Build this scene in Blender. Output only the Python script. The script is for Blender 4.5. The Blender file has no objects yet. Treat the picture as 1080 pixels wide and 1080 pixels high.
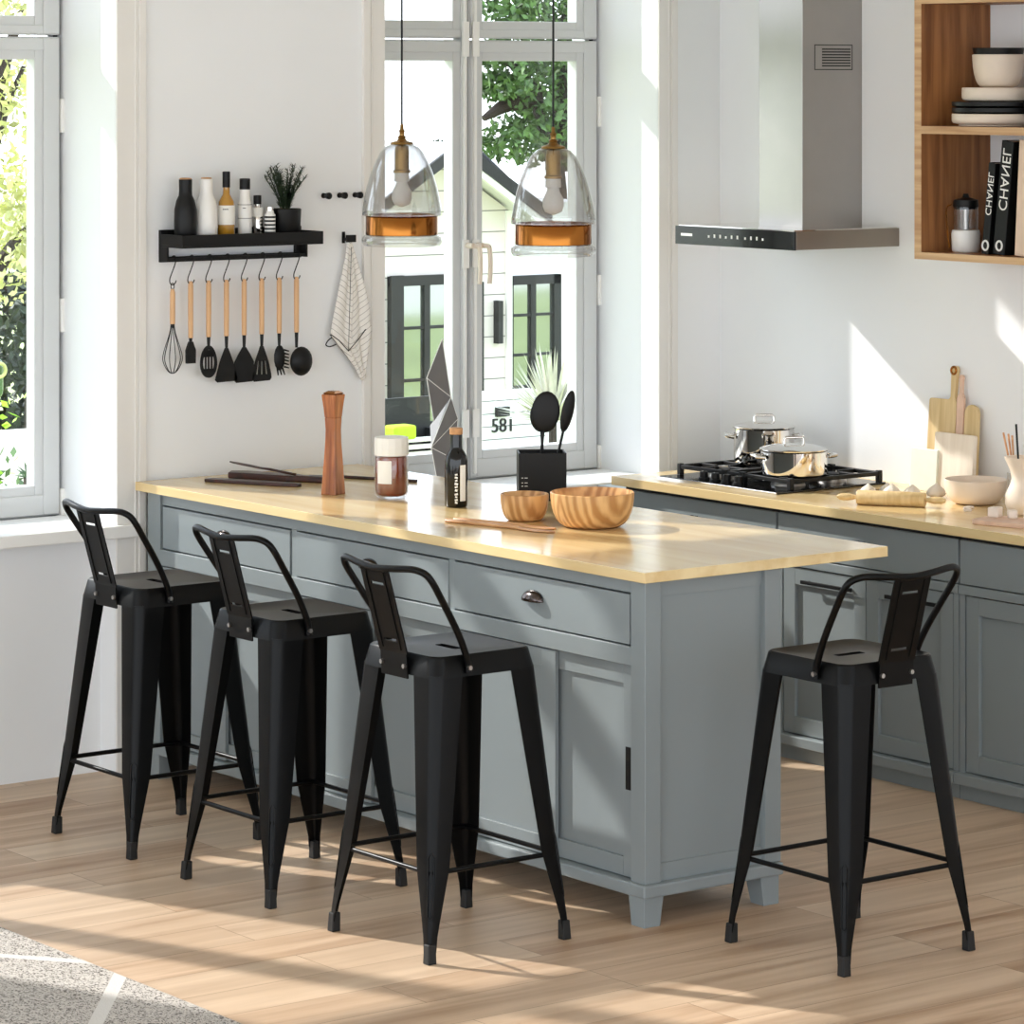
import bpy, bmesh, math, random
from mathutils import Vector, Matrix
random.seed(7)
PI = math.pi
SC = bpy.context.scene
COL = SC.collection

# ---------------------------------------------------------------- materials
def lin(c):
    return tuple(((v/255)/12.92 if v/255 <= .04045 else ((v/255+.055)/1.055)**2.4) for v in c)
def rgba(c): return (*lin(c), 1)
def newmat(name):
    m = bpy.data.materials.new(name); m.use_nodes = True
    nt = m.node_tree; b = nt.nodes['Principled BSDF']
    return m, nt, b
def setb(b, rough=.5, metal=0, spec=.5, coat=0, coat_r=.1, trans=0, ior=1.5):
    b.inputs['Roughness'].default_value = rough
    b.inputs['Metallic'].default_value = metal
    b.inputs['Specular IOR Level'].default_value = spec
    b.inputs['Coat Weight'].default_value = coat
    b.inputs['Coat Roughness'].default_value = coat_r
    b.inputs['Transmission Weight'].default_value = trans
    b.inputs['IOR'].default_value = ior
def plain(name, c, rough=.5, metal=0, spec=.5, var=.04, scale=30, bump=0, **k):
    """solid colour with a faint procedural variation"""
    m, nt, b = newmat(name); setb(b, rough, metal, spec, **k)
    tc = nt.nodes.new('ShaderNodeTexCoord'); n = nt.nodes.new('ShaderNodeTexNoise')
    n.inputs['Scale'].default_value = scale; n.inputs['Detail'].default_value = 4
    nt.links.new(tc.outputs['Object'], n.inputs['Vector'])
    r = nt.nodes.new('ShaderNodeValToRGB')
    l = lin(c)
    r.color_ramp.elements[0].position = .3; r.color_ramp.elements[1].position = .7
    r.color_ramp.elements[0].color = (*[v*(1-var) for v in l], 1)
    r.color_ramp.elements[1].color = (*[min(1, v*(1+var)) for v in l], 1)
    nt.links.new(n.outputs['Fac'], r.inputs['Fac']); nt.links.new(r.outputs['Color'], b.inputs['Base Color'])
    if bump:
        bp = nt.nodes.new('ShaderNodeBump'); bp.inputs['Strength'].default_value = bump; bp.inputs['Distance'].default_value = .002
        nt.links.new(n.outputs['Fac'], bp.inputs['Height']); nt.links.new(bp.outputs['Normal'], b.inputs['Normal'])
    return m
def wood(name, c1, c2, c3=None, axis=1, rough=.45, gs=(40, 2.0), planks=None, spec=.5, rings=0, seam=.55, coat=0, obj_mix=0):
    """stretched-noise grain along an axis; planks=(length, width) adds boards"""
    m, nt, b = newmat(name); setb(b, rough, spec=spec, coat=coat)
    N = nt.nodes.new; L = nt.links.new
    tc = N('ShaderNodeTexCoord'); mp = N('ShaderNodeMapping')
    s = [gs[0]]*3; s[axis] = gs[1]; mp.inputs['Scale'].default_value = s
    L(tc.outputs['Object'], mp.inputs['Vector'])
    vec = mp.outputs['Vector']
    bk = None
    if planks:
        m2 = N('ShaderNodeMapping')
        if axis == 1: m2.inputs['Rotation'].default_value = (0, 0, PI/2)
        L(tc.outputs['Object'], m2.inputs['Vector'])
        bk = N('ShaderNodeTexBrick'); L(m2.outputs['Vector'], bk.inputs['Vector'])
        bk.inputs['Scale'].default_value = 1; bk.inputs['Brick Width'].default_value = planks[0]
        bk.inputs['Row Height'].default_value = planks[1]; bk.inputs['Mortar Size'].default_value = planks[2] if len(planks) > 2 else .0012
        bk.inputs['Mortar Smooth'].default_value = .2
        bk.offset = .37; bk.inputs['Color1'].default_value = (0, 0, 0, 1); bk.inputs['Color2'].default_value = (1, 1, 1, 1)
        bk.inputs['Mortar'].default_value = (.5, .5, .5, 1)
        ad = N('ShaderNodeVectorMath'); ad.operation = 'MULTIPLY_ADD'
        ad.inputs[1].default_value = (9, 9, 9); L(bk.outputs['Color'], ad.inputs[0]); L(vec, ad.inputs[2]); vec = ad.outputs[0]
    n = N('ShaderNodeTexNoise'); n.inputs['Scale'].default_value = 1; n.inputs['Detail'].default_value = 6; n.inputs['Distortion'].default_value = .6
    L(vec, n.inputs['Vector'])
    fac = n.outputs['Fac']
    if rings:
        mw = N('ShaderNodeMapping'); L(tc.outputs['Object'], mw.inputs['Vector'])
        sw = [1]*3; sw[axis] = .22; mw.inputs['Scale'].default_value = sw
        w = N('ShaderNodeTexWave'); w.wave_type = 'RINGS'; w.inputs['Scale'].default_value = rings
        w.inputs['Distortion'].default_value = 4; w.inputs['Detail'].default_value = 3; w.inputs['Detail Scale'].default_value = 1.2
        L(mw.outputs['Vector'], w.inputs['Vector'])
        mx = N('ShaderNodeMix'); mx.data_type = 'FLOAT'; mx.inputs[0].default_value = .4
        L(fac, mx.inputs[2]); L(w.outputs['Fac'], mx.inputs[3]); fac = mx.outputs[0]
    r = N('ShaderNodeValToRGB'); L(fac, r.inputs['Fac'])
    r.color_ramp.elements[0].position = .32; r.color_ramp.elements[1].position = .66
    r.color_ramp.elements[0].color = rgba(c2); r.color_ramp.elements[1].color = rgba(c1)
    colr = r.outputs['Color']
    if bk:
        mx = N('ShaderNodeMix'); mx.data_type = 'RGBA'; mx.blend_type = 'MIX'
        mf = N('ShaderNodeMath'); mf.operation = 'MULTIPLY'; mf.inputs[1].default_value = seam
        L(bk.outputs['Color'], mf.inputs[0]); L(mf.outputs[0], mx.inputs[0])
        L(colr, mx.inputs[6]); mx.inputs[7].default_value = rgba(c3 or c2)
        m3 = N('ShaderNodeMix'); m3.data_type = 'RGBA'; m3.blend_type = 'MULTIPLY'
        m3.inputs[7].default_value = (.45, .4, .35, 1); L(bk.outputs['Fac'], m3.inputs[0]); L(mx.outputs[2], m3.inputs[6])
        colr = m3.outputs[2]
    L(colr, b.inputs['Base Color'])
    bp = N('ShaderNodeBump'); bp.inputs['Strength'].default_value = .12; bp.inputs['Distance'].default_value = .001
    L(fac, bp.inputs['Height']); L(bp.outputs['Normal'], b.inputs['Normal'])
    return m
def thin_glass(name, tint=(1, 1, 1), rough=0, base=.04, edge=.6):
    """thin clear sheet: transparent plus a Fresnel reflection"""
    m = bpy.data.materials.new(name); m.use_nodes = True; nt = m.node_tree; nt.nodes.clear()
    o = nt.nodes.new('ShaderNodeOutputMaterial'); mx = nt.nodes.new('ShaderNodeMixShader')
    t = nt.nodes.new('ShaderNodeBsdfTransparent'); g = nt.nodes.new('ShaderNodeBsdfGlossy')
    t.inputs['Color'].default_value = (*tint, 1); g.inputs['Roughness'].default_value = rough
    lw = nt.nodes.new('ShaderNodeLayerWeight'); lw.inputs['Blend'].default_value = .5
    pw = nt.nodes.new('ShaderNodeMath'); pw.operation = 'POWER'; pw.inputs[1].default_value = 3
    mr = nt.nodes.new('ShaderNodeMapRange'); mr.inputs['To Min'].default_value = base; mr.inputs['To Max'].default_value = edge
    nt.links.new(lw.outputs['Facing'], pw.inputs[0]); nt.links.new(pw.outputs[0], mr.inputs['Value'])
    nt.links.new(mr.outputs['Result'], mx.inputs['Fac']); nt.links.new(t.outputs[0], mx.inputs[1]); nt.links.new(g.outputs[0], mx.inputs[2])
    nt.links.new(mx.outputs[0], o.inputs['Surface'])
    return m
M = {}
M['wall'] = plain('wall_plaster', (238, 239, 240), .85, spec=.2, var=.012, scale=3)
M['trim'] = plain('painted_trim', (232, 229, 224), .5, var=.01, scale=5)
M['frame'] = plain('window_paint', (206, 207, 207), .4, var=.01, scale=5)
M['ceil'] = plain('ceiling_paint', (238, 237, 234), .9, var=.01)
M['floor'] = wood('floor_oak', (206, 177, 148), (158, 124, 94), (212, 190, 164), axis=0, rough=.45, gs=(14, 1.0), planks=(1.35, .19, .0012), seam=.6)
M['top'] = wood('oak_worktop', (236, 212, 160), (218, 186, 130), (240, 220, 172), axis=1, rough=.2, gs=(11, .9), coat=.35)
M['paint'] = plain('cabinet_paint', (133, 141, 143), .38, var=.012, scale=6)
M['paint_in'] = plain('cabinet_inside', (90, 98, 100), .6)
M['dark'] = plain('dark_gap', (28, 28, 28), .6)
M['stool'] = plain('black_powder_coat', (5, 5, 5), .34, spec=.16, var=.05)
M['rubber'] = plain('black_rubber', (10, 10, 10), .6)
M['black'] = plain('matt_black', (9, 9, 9), .45, spec=.3)
M['gloss'] = plain('gloss_black', (8, 8, 9), .12)
M['steel'] = plain('brushed_steel', (176, 172, 168), .33, metal=1, var=.03, scale=8)
M['steel_dark'] = plain('bronzed_steel', (150, 141, 132), .38, metal=1, var=.04, scale=5)
M['chrome'] = plain('polished_steel', (225, 222, 218), .06, metal=1, var=.01)
M['pull'] = plain('cup_pull_metal', (90, 82, 80), .15, metal=1)
M['brass'] = plain('antique_brass', (158, 100, 44), .16, metal=1, var=.1, scale=12)
M['brass_dk'] = plain('aged_brass', (150, 118, 70), .3, metal=1, var=.1)
M['glass'] = thin_glass('window_glass', (.985, .99, .99), 0, .02, .35)
M['shade'] = thin_glass('lamp_glass', (.88, .88, .88), .02, .10, 1.0)
M['cglass'] = thin_glass('clear_glass', (.97, .97, .97), .02, .06, .7)
M['shelfwood'] = wood('shelf_walnut', (178, 122, 72), (120, 74, 38), (150, 96, 54), axis=2, rough=.5, gs=(30, 2), planks=(.5, .06, .001))
M['shelfedge'] = wood('shelf_edge', (216, 180, 136), (176, 132, 90), axis=1, rough=.5)
M['beech'] = wood('beech', (222, 178, 132), (204, 156, 110), axis=2, rough=.5)
M['boardwood'] = wood('board_wood', (222, 196, 146), (198, 166, 112), axis=2, rough=.55)
M['paleboard'] = wood('pale_board', (240, 228, 212), (228, 214, 196), axis=2, rough=.6)
M['greenboard'] = plain('pale_green_board', (230, 232, 216), .5, var=.03)
M['mill'] = wood('mill_wood', (190, 116, 62), (128, 66, 30), axis=2, rough=.2, gs=(60, 4), coat=.6)
M['bowlwood'] = wood('turned_acacia', (222, 176, 118), (180, 128, 74), axis=2, rough=.35, gs=(18, 6), rings=16)
M['server'] = wood('server_wood', (214, 164, 116), (178, 122, 78), axis=1, rough=.4)
M['walnut'] = wood('dark_walnut', (70, 30, 20), (30, 14, 12), axis=1, rough=.35)
M['amber'] = plain('amber_jam', (140, 58, 30), .1, var=.3, scale=18, coat=1)
M['white'] = plain('white_ceramic', (238, 236, 232), .35, var=.01)
M['cream'] = plain('cream_stoneware', (228, 212, 194), .45, var=.02)
M['paper'] = plain('paper_label', (238, 236, 230), .6, var=.02)
M['oil'] = plain('golden_oil', (176, 128, 40), .1, var=.1, coat=1)
M['ink'] = plain('ink', (30, 30, 30), .6)
M['cork'] = plain('cork', (196, 148, 104), .8, var=.15, scale=60)
M['grey_facet'] = plain('grey_facets', (118, 114, 112), .45, var=.02)
M['leafdark'] = plain('rosemary', (38, 56, 34), .6, var=.4, scale=60)
M['garlic'] = plain('garlic_skin', (238, 228, 214), .55, var=.06, scale=25)
M['pink'] = plain('pink_marble_board', (222, 186, 162), .4, var=.06)
M['pinkcloth'] = plain('bread_cube', (240, 226, 212), .7, var=.06)
M['bookbeige'] = plain('beige_cloth', (226, 200, 176), .7)
M['siding'] = None

def rug_mat():
    m, nt, b = newmat('rug_wool'); setb(b, .95, spec=.1)
    N = nt.nodes.new; L = nt.links.new
    tc = N('ShaderNodeTexCoord')
    def wave(rot):
        mp = N('ShaderNodeMapping'); mp.inputs['Rotation'].default_value = (0, 0, rot); L(tc.outputs['Object'], mp.inputs['Vector'])
        sx = N('ShaderNodeSeparateXYZ'); L(mp.outputs['Vector'], sx.inputs[0])
        md = N('ShaderNodeMath'); md.operation = 'PINGPONG'; md.inputs[1].default_value = .30; L(sx.outputs[0], md.inputs[0])
        lt = N('ShaderNodeMath'); lt.operation = 'LESS_THAN'; lt.inputs[1].default_value = .018; L(md.outputs[0], lt.inputs[0])
        return lt.outputs[0]
    mx = N('ShaderNodeMath'); mx.operation = 'MAXIMUM'; L(wave(math.radians(38)), mx.inputs[0]); L(wave(math.radians(-38)), mx.inputs[1])
    mp = N('ShaderNodeMapping'); mp.inputs['Scale'].default_value = (170, 90, 1); mp.inputs['Rotation'].default_value = (0, 0, .5); L(tc.outputs['Object'], mp.inputs['Vector'])
    n = N('ShaderNodeTexNoise'); n.inputs['Scale'].default_value = 1; n.inputs['Detail'].default_value = 2; n.inputs['Distortion'].default_value = 1.5; L(mp.outputs[0], n.inputs['Vector'])
    r = N('ShaderNodeValToRGB'); L(n.outputs['Fac'], r.inputs['Fac'])
    r.color_ramp.elements[0].position = .40; r.color_ramp.elements[0].color = rgba((96, 90, 86))
    r.color_ramp.elements[1].position = .50; r.color_ramp.elements[1].color = rgba((200, 194, 187))
    mm = N('ShaderNodeMix'); mm.data_type = 'RGBA'; L(mx.outputs[0], mm.inputs[0]); L(r.outputs[0], mm.inputs[6]); mm.inputs[7].default_value = rgba((212, 208, 203))
    L(mm.outputs[2], b.inputs['Base Color'])
    bp = N('ShaderNodeBump'); bp.inputs['Strength'].default_value = .5; bp.inputs['Distance'].default_value = .004
    L(n.outputs['Fac'], bp.inputs['Height']); L(bp.outputs[0], b.inputs['Normal'])
    return m
M['rug'] = rug_mat()
def siding_mat(name, c, pitch=.17):
    m, nt, b = newmat(name); setb(b, .7)
    N = nt.nodes.new; L = nt.links.new
    tc = N('ShaderNodeTexCoord'); sx = N('ShaderNodeSeparateXYZ'); L(tc.outputs['Object'], sx.inputs[0])
    md = N('ShaderNodeMath'); md.operation = 'FLOORED_MODULO'; md.inputs[1].default_value = pitch; L(sx.outputs[2], md.inputs[0])
    lt = N('ShaderNodeMath'); lt.operation = 'LESS_THAN'; lt.inputs[1].default_value = .016; L(md.outputs[0], lt.inputs[0])
    mm = N('ShaderNodeMix'); mm.data_type = 'RGBA'; L(lt.outputs[0], mm.inputs[0])
    mm.inputs[6].default_value = rgba(c); mm.inputs[7].default_value = rgba([v*.55 for v in c]); L(mm.outputs[2], b.inputs['Base Color'])
    return m
M['siding'] = siding_mat('clapboard', (214, 206, 198), .30)
M['siding2'] = siding_mat('white_boards', (240, 238, 234), .17)
M['roof'] = plain('metal_roof', (222, 220, 220), .4)
M['roofblack'] = plain('dark_roof', (20, 20, 20), .6)
M['leaf'] = plain('leaf_green', (70, 98, 44), .6, var=.75, scale=4)
M['leafy'] = plain('leaf_yellow_green', (196, 196, 128), .6, var=.45, scale=2.5)
M['leafb'] = plain('leaf_bright', (150, 196, 40), .6, var=.45, scale=2.5)
M['leafd'] = plain('leaf_dark', (34, 48, 24), .6, var=.5, scale=2)
M['agave'] = plain('agave_leaf', (196, 194, 176), .5, var=.2, scale=4)
M['bark'] = plain('bark', (44, 32, 24), .8, var=.3)
M['grass'] = plain('lawn', (172, 182, 122), .9, var=.3, scale=.8)
M['paving'] = plain('pale_paving', (226, 220, 208), .8, var=.06, scale=1)
M['lime'] = plain('lime_cushion', (170, 206, 40), .8)
M['greencar'] = plain('green_lacquer', (34, 84, 30), .2, coat=.6)
M['soil'] = plain('hillside', (160, 180, 90), .9, var=.3, scale=.3)
def refl_glass():
    m, nt, b = newmat('house_glass'); setb(b, .05, metal=.85, spec=.8); b.inputs['Base Color'].default_value = (.34, .37, .33, 1)
    return m
M['hglass'] = refl_glass()

# ---------------------------------------------------------------- mesh builder
class MB:
    def __init__(s): s.v = []; s.f = []
    def add(s, vs, fs):
        o = len(s.v); s.v += [tuple(v) for v in vs]; s.f += [tuple(i+o for i in f) for f in fs]; return s
    def box(s, a, b, rz=0, piv=None):
        x0, y0, z0 = a; x1, y1, z1 = b
        vs = [Vector(p) for p in ((x0,y0,z0),(x1,y0,z0),(x1,y1,z0),(x0,y1,z0),(x0,y0,z1),(x1,y0,z1),(x1,y1,z1),(x0,y1,z1))]
        if rz:
            p = Vector(piv or ((x0+x1)/2, (y0+y1)/2, 0)); R = Matrix.Rotation(rz, 3, 'Z'); vs = [R@(v-p)+p for v in vs]
        return s.add(vs, [(0,3,2,1),(4,5,6,7),(0,1,5,4),(1,2,6,5),(2,3,7,6),(3,0,4,7)])
    def obox(s, mat, sx, sy, sz):
        vs = [mat @ Vector((x*sx/2, y*sy/2, z*sz/2)) for x,y,z in ((-1,-1,-1),(1,-1,-1),(1,1,-1),(-1,1,-1),(-1,-1,1),(1,-1,1),(1,1,1),(-1,1,1))]
        return s.add(vs, [(0,3,2,1),(4,5,6,7),(0,1,5,4),(1,2,6,5),(2,3,7,6),(3,0,4,7)])
    def loft(s, rings, caps=True, closed=False):
        n = len(rings[0]); vs = [p for r in rings for p in r]; fs = []
        m = len(rings)
        for i in range(m-1 if not closed else m):
            a = i*n; b = ((i+1) % m)*n
            for j in range(n):
                k = (j+1) % n; fs.append((a+j, a+k, b+k, b+j))
        if caps and not closed:
            fs.append(tuple(range(n-1, -1, -1))); fs.append(tuple(range((m-1)*n, m*n)))
        return s.add(vs, fs)
    def tube(s, path, r, seg=8, caps=True, closed=False, flat=1.0):
        P = [Vector(p) for p in path]; n = len(P); rings = []
        rr = r if isinstance(r, (list, tuple)) else [r]*n
        up = None
        for i, p in enumerate(P):
            if closed: t = P[(i+1) % n]-P[i-1]
            else: t = P[min(i+1, n-1)]-P[max(i-1, 0)]
            t.normalize()
            if up is None:
                up = Vector((0,0,1)) if abs(t.z) < .9 else Vector((1,0,0))
            a = t.cross(up)
            if a.length < 1e-6: a = t.cross(Vector((0,1,0)))
            a.normalize(); b = a.cross(t).normalized(); up = b
            rings.append([p + (a*math.cos(q)*flat + b*math.sin(q))*rr[i] for q in (2*PI*k/seg for k in range(seg))])
        return s.loft(rings, caps, closed)
    def cyl(s, a, b, r0, r1=None, seg=20): return s.tube([a, b], [r0, r1 if r1 is not None else r0], seg)
    def lathe(s, prof, c=(0,0,0), seg=32, cap0=True, cap1=True, closed=False):
        c = Vector(c)
        rings = [[c+Vector((max(r, 1e-4)*math.cos(2*PI*k/seg), max(r, 1e-4)*math.sin(2*PI*k/seg), z)) for k in range(seg)] for r, z in prof]
        return s.loft(rings, not closed, closed)
    def prism(s, poly, h, mat=None):
        """poly in xy extruded 0..h in z, then matrix"""
        n = len(poly); mat = mat or Matrix()
        vs = [mat@Vector((x, y, 0)) for x, y in poly]+[mat@Vector((x, y, h)) for x, y in poly]
        fs = [tuple(range(n-1, -1, -1)), tuple(range(n, 2*n))]+[(i, (i+1) % n, n+(i+1) % n, n+i) for i in range(n)]
        return s.add(vs, fs)
    def ball(s, c, r, seg=12, sc=(1,1,1)):
        c = Vector(c)
        n = seg//2; rings = []
        for i in range(n+1):
            a = -PI/2+PI*i/n; rr = max(math.cos(a), .01)
            rings.append([c+Vector((r*sc[0]*rr*math.cos(2*PI*k/seg), r*sc[1]*rr*math.sin(2*PI*k/seg), r*sc[2]*math.sin(a))) for k in range(seg)])
        return s.loft(rings)
    def build(s, name, mat, parent=None, org=(0,0,0), smooth=None, bevel=0, bseg=2, label=None):
        me = bpy.data.meshes.new(name)
        ox, oy, oz = org
        me.from_pydata([(x-ox, y-oy, z-oz) for x, y, z in s.v], [], s.f)
        bm = bmesh.new(); bm.from_mesh(me); bmesh.ops.recalc_face_normals(bm, faces=bm.faces)
        if smooth is not None:
            for f in bm.faces: f.smooth = True
            a = math.radians(smooth)
            for e in bm.edges:
                if len(e.link_faces) == 2: e.smooth = e.calc_face_angle(0) < a
        bm.to_mesh(me); bm.free()
        me.materials.append(M[mat] if isinstance(mat, str) else mat)
        o = bpy.data.objects.new(name, me); COL.objects.link(o)
        if parent: o.parent = parent
        else: o.location = org
        if bevel:
            md = o.modifiers.new('b', 'BEVEL'); md.width = bevel; md.segments = bseg; md.limit_method = 'ANGLE'; md.angle_limit = math.radians(40)
            md.harden_normals = False
        if label: o['label'] = label
        return o
def tag(o, label=None, cat=None, group=None, kind=None):
    if label: o['label'] = label
    if cat: o['category'] = cat
    if group: o['group'] = group
    if kind: o['kind'] = kind
    return o
def thing(name, label, cat, loc=(0,0,0), rz=0, group=None):
    o = bpy.data.objects.new(name, None); COL.objects.link(o); o.location = loc; o.rotation_euler = (0, 0, rz); o.empty_display_size = .05
    return tag(o, label, cat, group)
def copy_tree(o, parent=None):
    c = o.copy(); COL.objects.link(c); c.parent = parent
    for ch in list(o.children): copy_tree(ch, c)
    return c
def structure(o): o['kind'] = 'structure'; return o
def text(name, body, size, mat, parent, loc, rot, ext=.0008, mirror=False, sx=1, align='CENTER'):
    cu = bpy.data.curves.new(name, 'FONT'); cu.body = body; cu.size = size; cu.extrude = ext; cu.align_x = align; cu.align_y = 'CENTER'
    t = bpy.data.objects.new(name, cu); COL.objects.link(t)
    bpy.context.view_layer.update()
    me = bpy.data.meshes.new_from_object(t.evaluated_get(bpy.context.evaluated_depsgraph_get()))
    bpy.data.objects.remove(t)
    if mirror or sx != 1:
        for v in me.vertices: v.co.x *= (-sx if mirror else sx)
        if mirror: me.flip_normals()
    me.materials.clear(); me.materials.append(M[mat])
    o = bpy.data.objects.new(name, me); COL.objects.link(o); o.parent = parent; o.location = loc; o.rotation_euler = rot
    return o
def arc(cx, cy, r, a0, a1, n): return [(cx+r*math.cos(a0+(a1-a0)*i/n), cy+r*math.sin(a0+(a1-a0)*i/n)) for i in range(n+1)]
def rrect(hx, hy, r, n=5):
    p = []
    for sx, sy, a in ((1,1,0),(-1,1,PI/2),(-1,-1,PI),(1,-1,1.5*PI)): p += arc(sx*(hx-r), sy*(hy-r), r, a, a+PI/2, n)
    return p
def smooth_path(P, n=6):
    """Catmull-Rom through points"""
    P = [Vector(p) for p in P]; out = []
    Q = [P[0]*2-P[1]]+P+[P[-1]*2-P[-2]]
    for i in range(1, len(Q)-2):
        for k in range(n):
            t = k/n; a, b, c, d = Q[i-1], Q[i], Q[i+1], Q[i+2]
            out.append(.5*((2*b)+(c-a)*t+(2*a-5*b+4*c-d)*t*t+(3*b-a-3*c+d)*t**3))
    out.append(P[-1]); return out

# ---------------------------------------------------------------- camera
H = 2.23
cam = bpy.data.cameras.new('camera'); co = bpy.data.objects.new('camera', cam); COL.objects.link(co)
co.location = (0, 0, H); co.rotation_euler = (PI/2, 0, math.radians(52.98-90))
cam.sensor_width = 36; cam.lens = 36*3687/1080; cam.shift_y = -(540-80)/1080; cam.clip_end = 400
SC.camera = co

# ---------------------------------------------------------------- room shell
XR, YB, ZC = 8.22, 9.65, 3.05
YO = 10.12                                    # outer face of the window wall
structure(MB().box((-1.2, -1.2, -.2), (XR+.2, YO, 0)).build('floor', 'floor'))
structure(MB().box((-1.2, -1.2, ZC), (XR+.2, YO, ZC+.2)).build('ceiling', 'ceil'))
structure(MB().box((XR, -1.2, 0), (XR+.2, YO, ZC)).build('wall_right', 'wall'))
W_ADDED = (3.06, 4.25); W1 = (4.505, 5.695); W2 = (6.738, 7.928); WZ = (.80, 2.86)  # leftmost window is unseen, added to throw sun patches on the floor
wb = MB()
wb.box((-1.2, YB, 0), (W_ADDED[0], YO, ZC)).box((W_ADDED[1], YB, 0), (W1[0], YO, ZC)).box((W1[1], YB, 0), (W2[0], YO, ZC)).box((W2[1], YB, 0), (XR, YO, ZC))
wb.box((W_ADDED[0], YB+.095, 0), (W_ADDED[1], YO, WZ[0]-.04)).box((W_ADDED[0], YB, WZ[1]), (W_ADDED[1], YO, ZC))
wb.box((W1[0], YB+.095, 0), (W1[1], YO, WZ[0]-.04)).box((W2[0], YB, 0), (W2[1], YO, WZ[0]-.04))
wb.box((W1[0], YB, WZ[1]), (W1[1], YO, ZC)).box((W2[0], YB, WZ[1]), (W2[1], YO, ZC))
structure(wb.build('wall_back', 'wall'))
# sills and casings
structure(MB().box((W1[0]-.065, YB-.035, .76), (W1[1]+.065, YB, .80)).box((W1[0], YB, .76), (W1[1], 9.97, .80)).build('trim_1', 'white', bevel=.004))
structure(MB().box((W2[0]-.03, YB-.035, .76), (W2[1]+.03, YB, .80)).box((W2[0], YB, .76), (W2[1], 9.97, .80)).build('trim_2', 'white', bevel=.004))
structure(MB().box((W_ADDED[0]-.065, YB-.035, .76), (W_ADDED[1]+.065, YB, .80)).box((W_ADDED[0], YB, .76), (W_ADDED[1], 9.97, .80)).build('trim_8', 'white', bevel=.004))
def casing(n, x0, x1, inner, z0=0):
    c = MB(); w = x1-x0
    c.box((x0, YB-.008, z0), (x1, YB, ZC))
    s = 1 if inner < 0 else -1
    xo = x1 if s > 0 else x0
    c.box((min(xo, xo-s*.026), YB-.015, z0), (max(xo, xo-s*.026), YB-.008, ZC))
    c.box((min(xo-s*.034, xo-s*.040), YB-.012, z0), (max(xo-s*.034, xo-s*.040), YB-.008, ZC))
    structure(c.build('trim_%d' % n, 'trim', bevel=.0015))
casing(3, W1[1]+.001, W1[1]+.106, -1); casing(4, W2[0]-.092, W2[0]-.001, 1); casing(5, W2[1]+.001, W2[1]+.082, -1); casing(6, W1[0]-.106, W1[0]-.001, 1)

def window(n, x0, x1):
    z0, z1 = WZ
    t = structure(bpy.data.objects.new('window_%d' % n, None)); COL.objects.link(t); t.location = (x0, 10.0, z0)
    org = (x0, 10.0, z0); xm = (x0+x1)/2; zt = 2.36; gap = .006
    MB().box((x0, 10.03, z0-.03), (x0+.03, 10.10, z1)).box((x1-.03, 10.03, z0-.03), (x1, 10.10, z1)).box((x0, 10.03, z0-.04), (x1, 10.10, z0)).box((x0, 10.03, z1-.03), (x1, 10.10, z1))\
        .box((xm-.02, 10.045, z0), (xm+.02, 10.10, z1)).build('window_frame', 'frame', t, org)
    MB().box((x1-.012, 10.02, z0), (x1-.001, 10.032, z1)).box((x0+.001, 10.02, z0), (x0+.012, 10.032, z1)).build('shadow_gap', 'dark', t, org)
    for (za, zb, lo) in ((z0, zt-.003, .10), (zt+.003, z1, .062)):
        for side in (0, 1):
            xa, xb = (x0+.012, xm-.003) if side == 0 else (xm+.003, x1-.012)
            so = .105-.012; sm = .062
            ga, gb = (xa+so, xb-sm) if side == 0 else (xa+sm, xb-so)
            gz0, gz1 = za+lo, zb-.074
            c = MB()
            c.box((xa, 9.985, za), (ga, 10.04, zb)).box((gb, 9.985, za), (xb, 10.04, zb)).box((ga, 9.985, za), (gb, 10.04, gz0)).box((ga, 9.985, gz1), (gb, 10.04, zb))
            # stepped glazing bead standing proud of the rail
            for q, (dy, k) in enumerate(((9.978, .030),)):
                c.box((xa+.004, dy, za+.004), (ga-k, 9.985, zb-.004)) if ga-k > xa+.006 else None
                c.box((gb+k, dy, za+.004), (xb-.004, 9.985, zb-.004)) if gb+k < xb-.006 else None
                c.box((ga-k, dy, za+.004), (gb+k, 9.985, gz0-k)).box((ga-k, dy, gz1+k), (gb+k, 9.985, zb-.004))
            cs = c.build('casement', 'frame', t, org, bevel=.003)
            MB().box((ga-.004, 10.005, gz0-.004), (gb+.004, 10.009, gz1+.004)).build('glass_pane', 'glass', cs, org)
    # espagnolette rods, keepers, handles, hinges
    for i, sx in enumerate((-1, 1)):
        xx = xm+sx*.022
        rod = MB().box((xx-.006, 9.966, z0+.02), (xx+.006, 9.979, z1-.03)).build('bolt_rod', 'white', t, org, bevel=.002)
        for zz in (zt-.0, z0+.20, 1.6):
            MB().box((xx-.014, 9.962, zz-(.062 if zz == zt else .05)), (xx+.014, 9.972, zz+(.062 if zz == zt else .05))).build('keeper_plate', 'white', rod, org, bevel=.002)
        hb = MB().cyl((xx+.004, 9.962, 1.63), (xx+.004, 9.925, 1.63), .010, seg=12)
        hb.tube(smooth_path([(xx+.004, 9.925, 1.63), (xx+.02, 9.915, 1.625), (xx+.026, 9.915, 1.59), (xx+.026, 9.915, 1.53), (xx+.024, 9.917, 1.495)]), .0085, 8)
        hb.build('handle', 'cream', t, org, smooth=50)
    for sx, xx in ((-1, x0+.006), (1, x1-.006)):
        for zz in (2.10, 1.45, .83, 2.6):
            MB().box((xx-.007, 9.972, zz-.055), (xx+.007, 10.0, zz+.055)).build('hinge', 'white', t, org, bevel=.002)
window(1, *W1); window(2, *W2); window(3, *W_ADDED)  # last one added out of view for its sun on the floor

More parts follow.
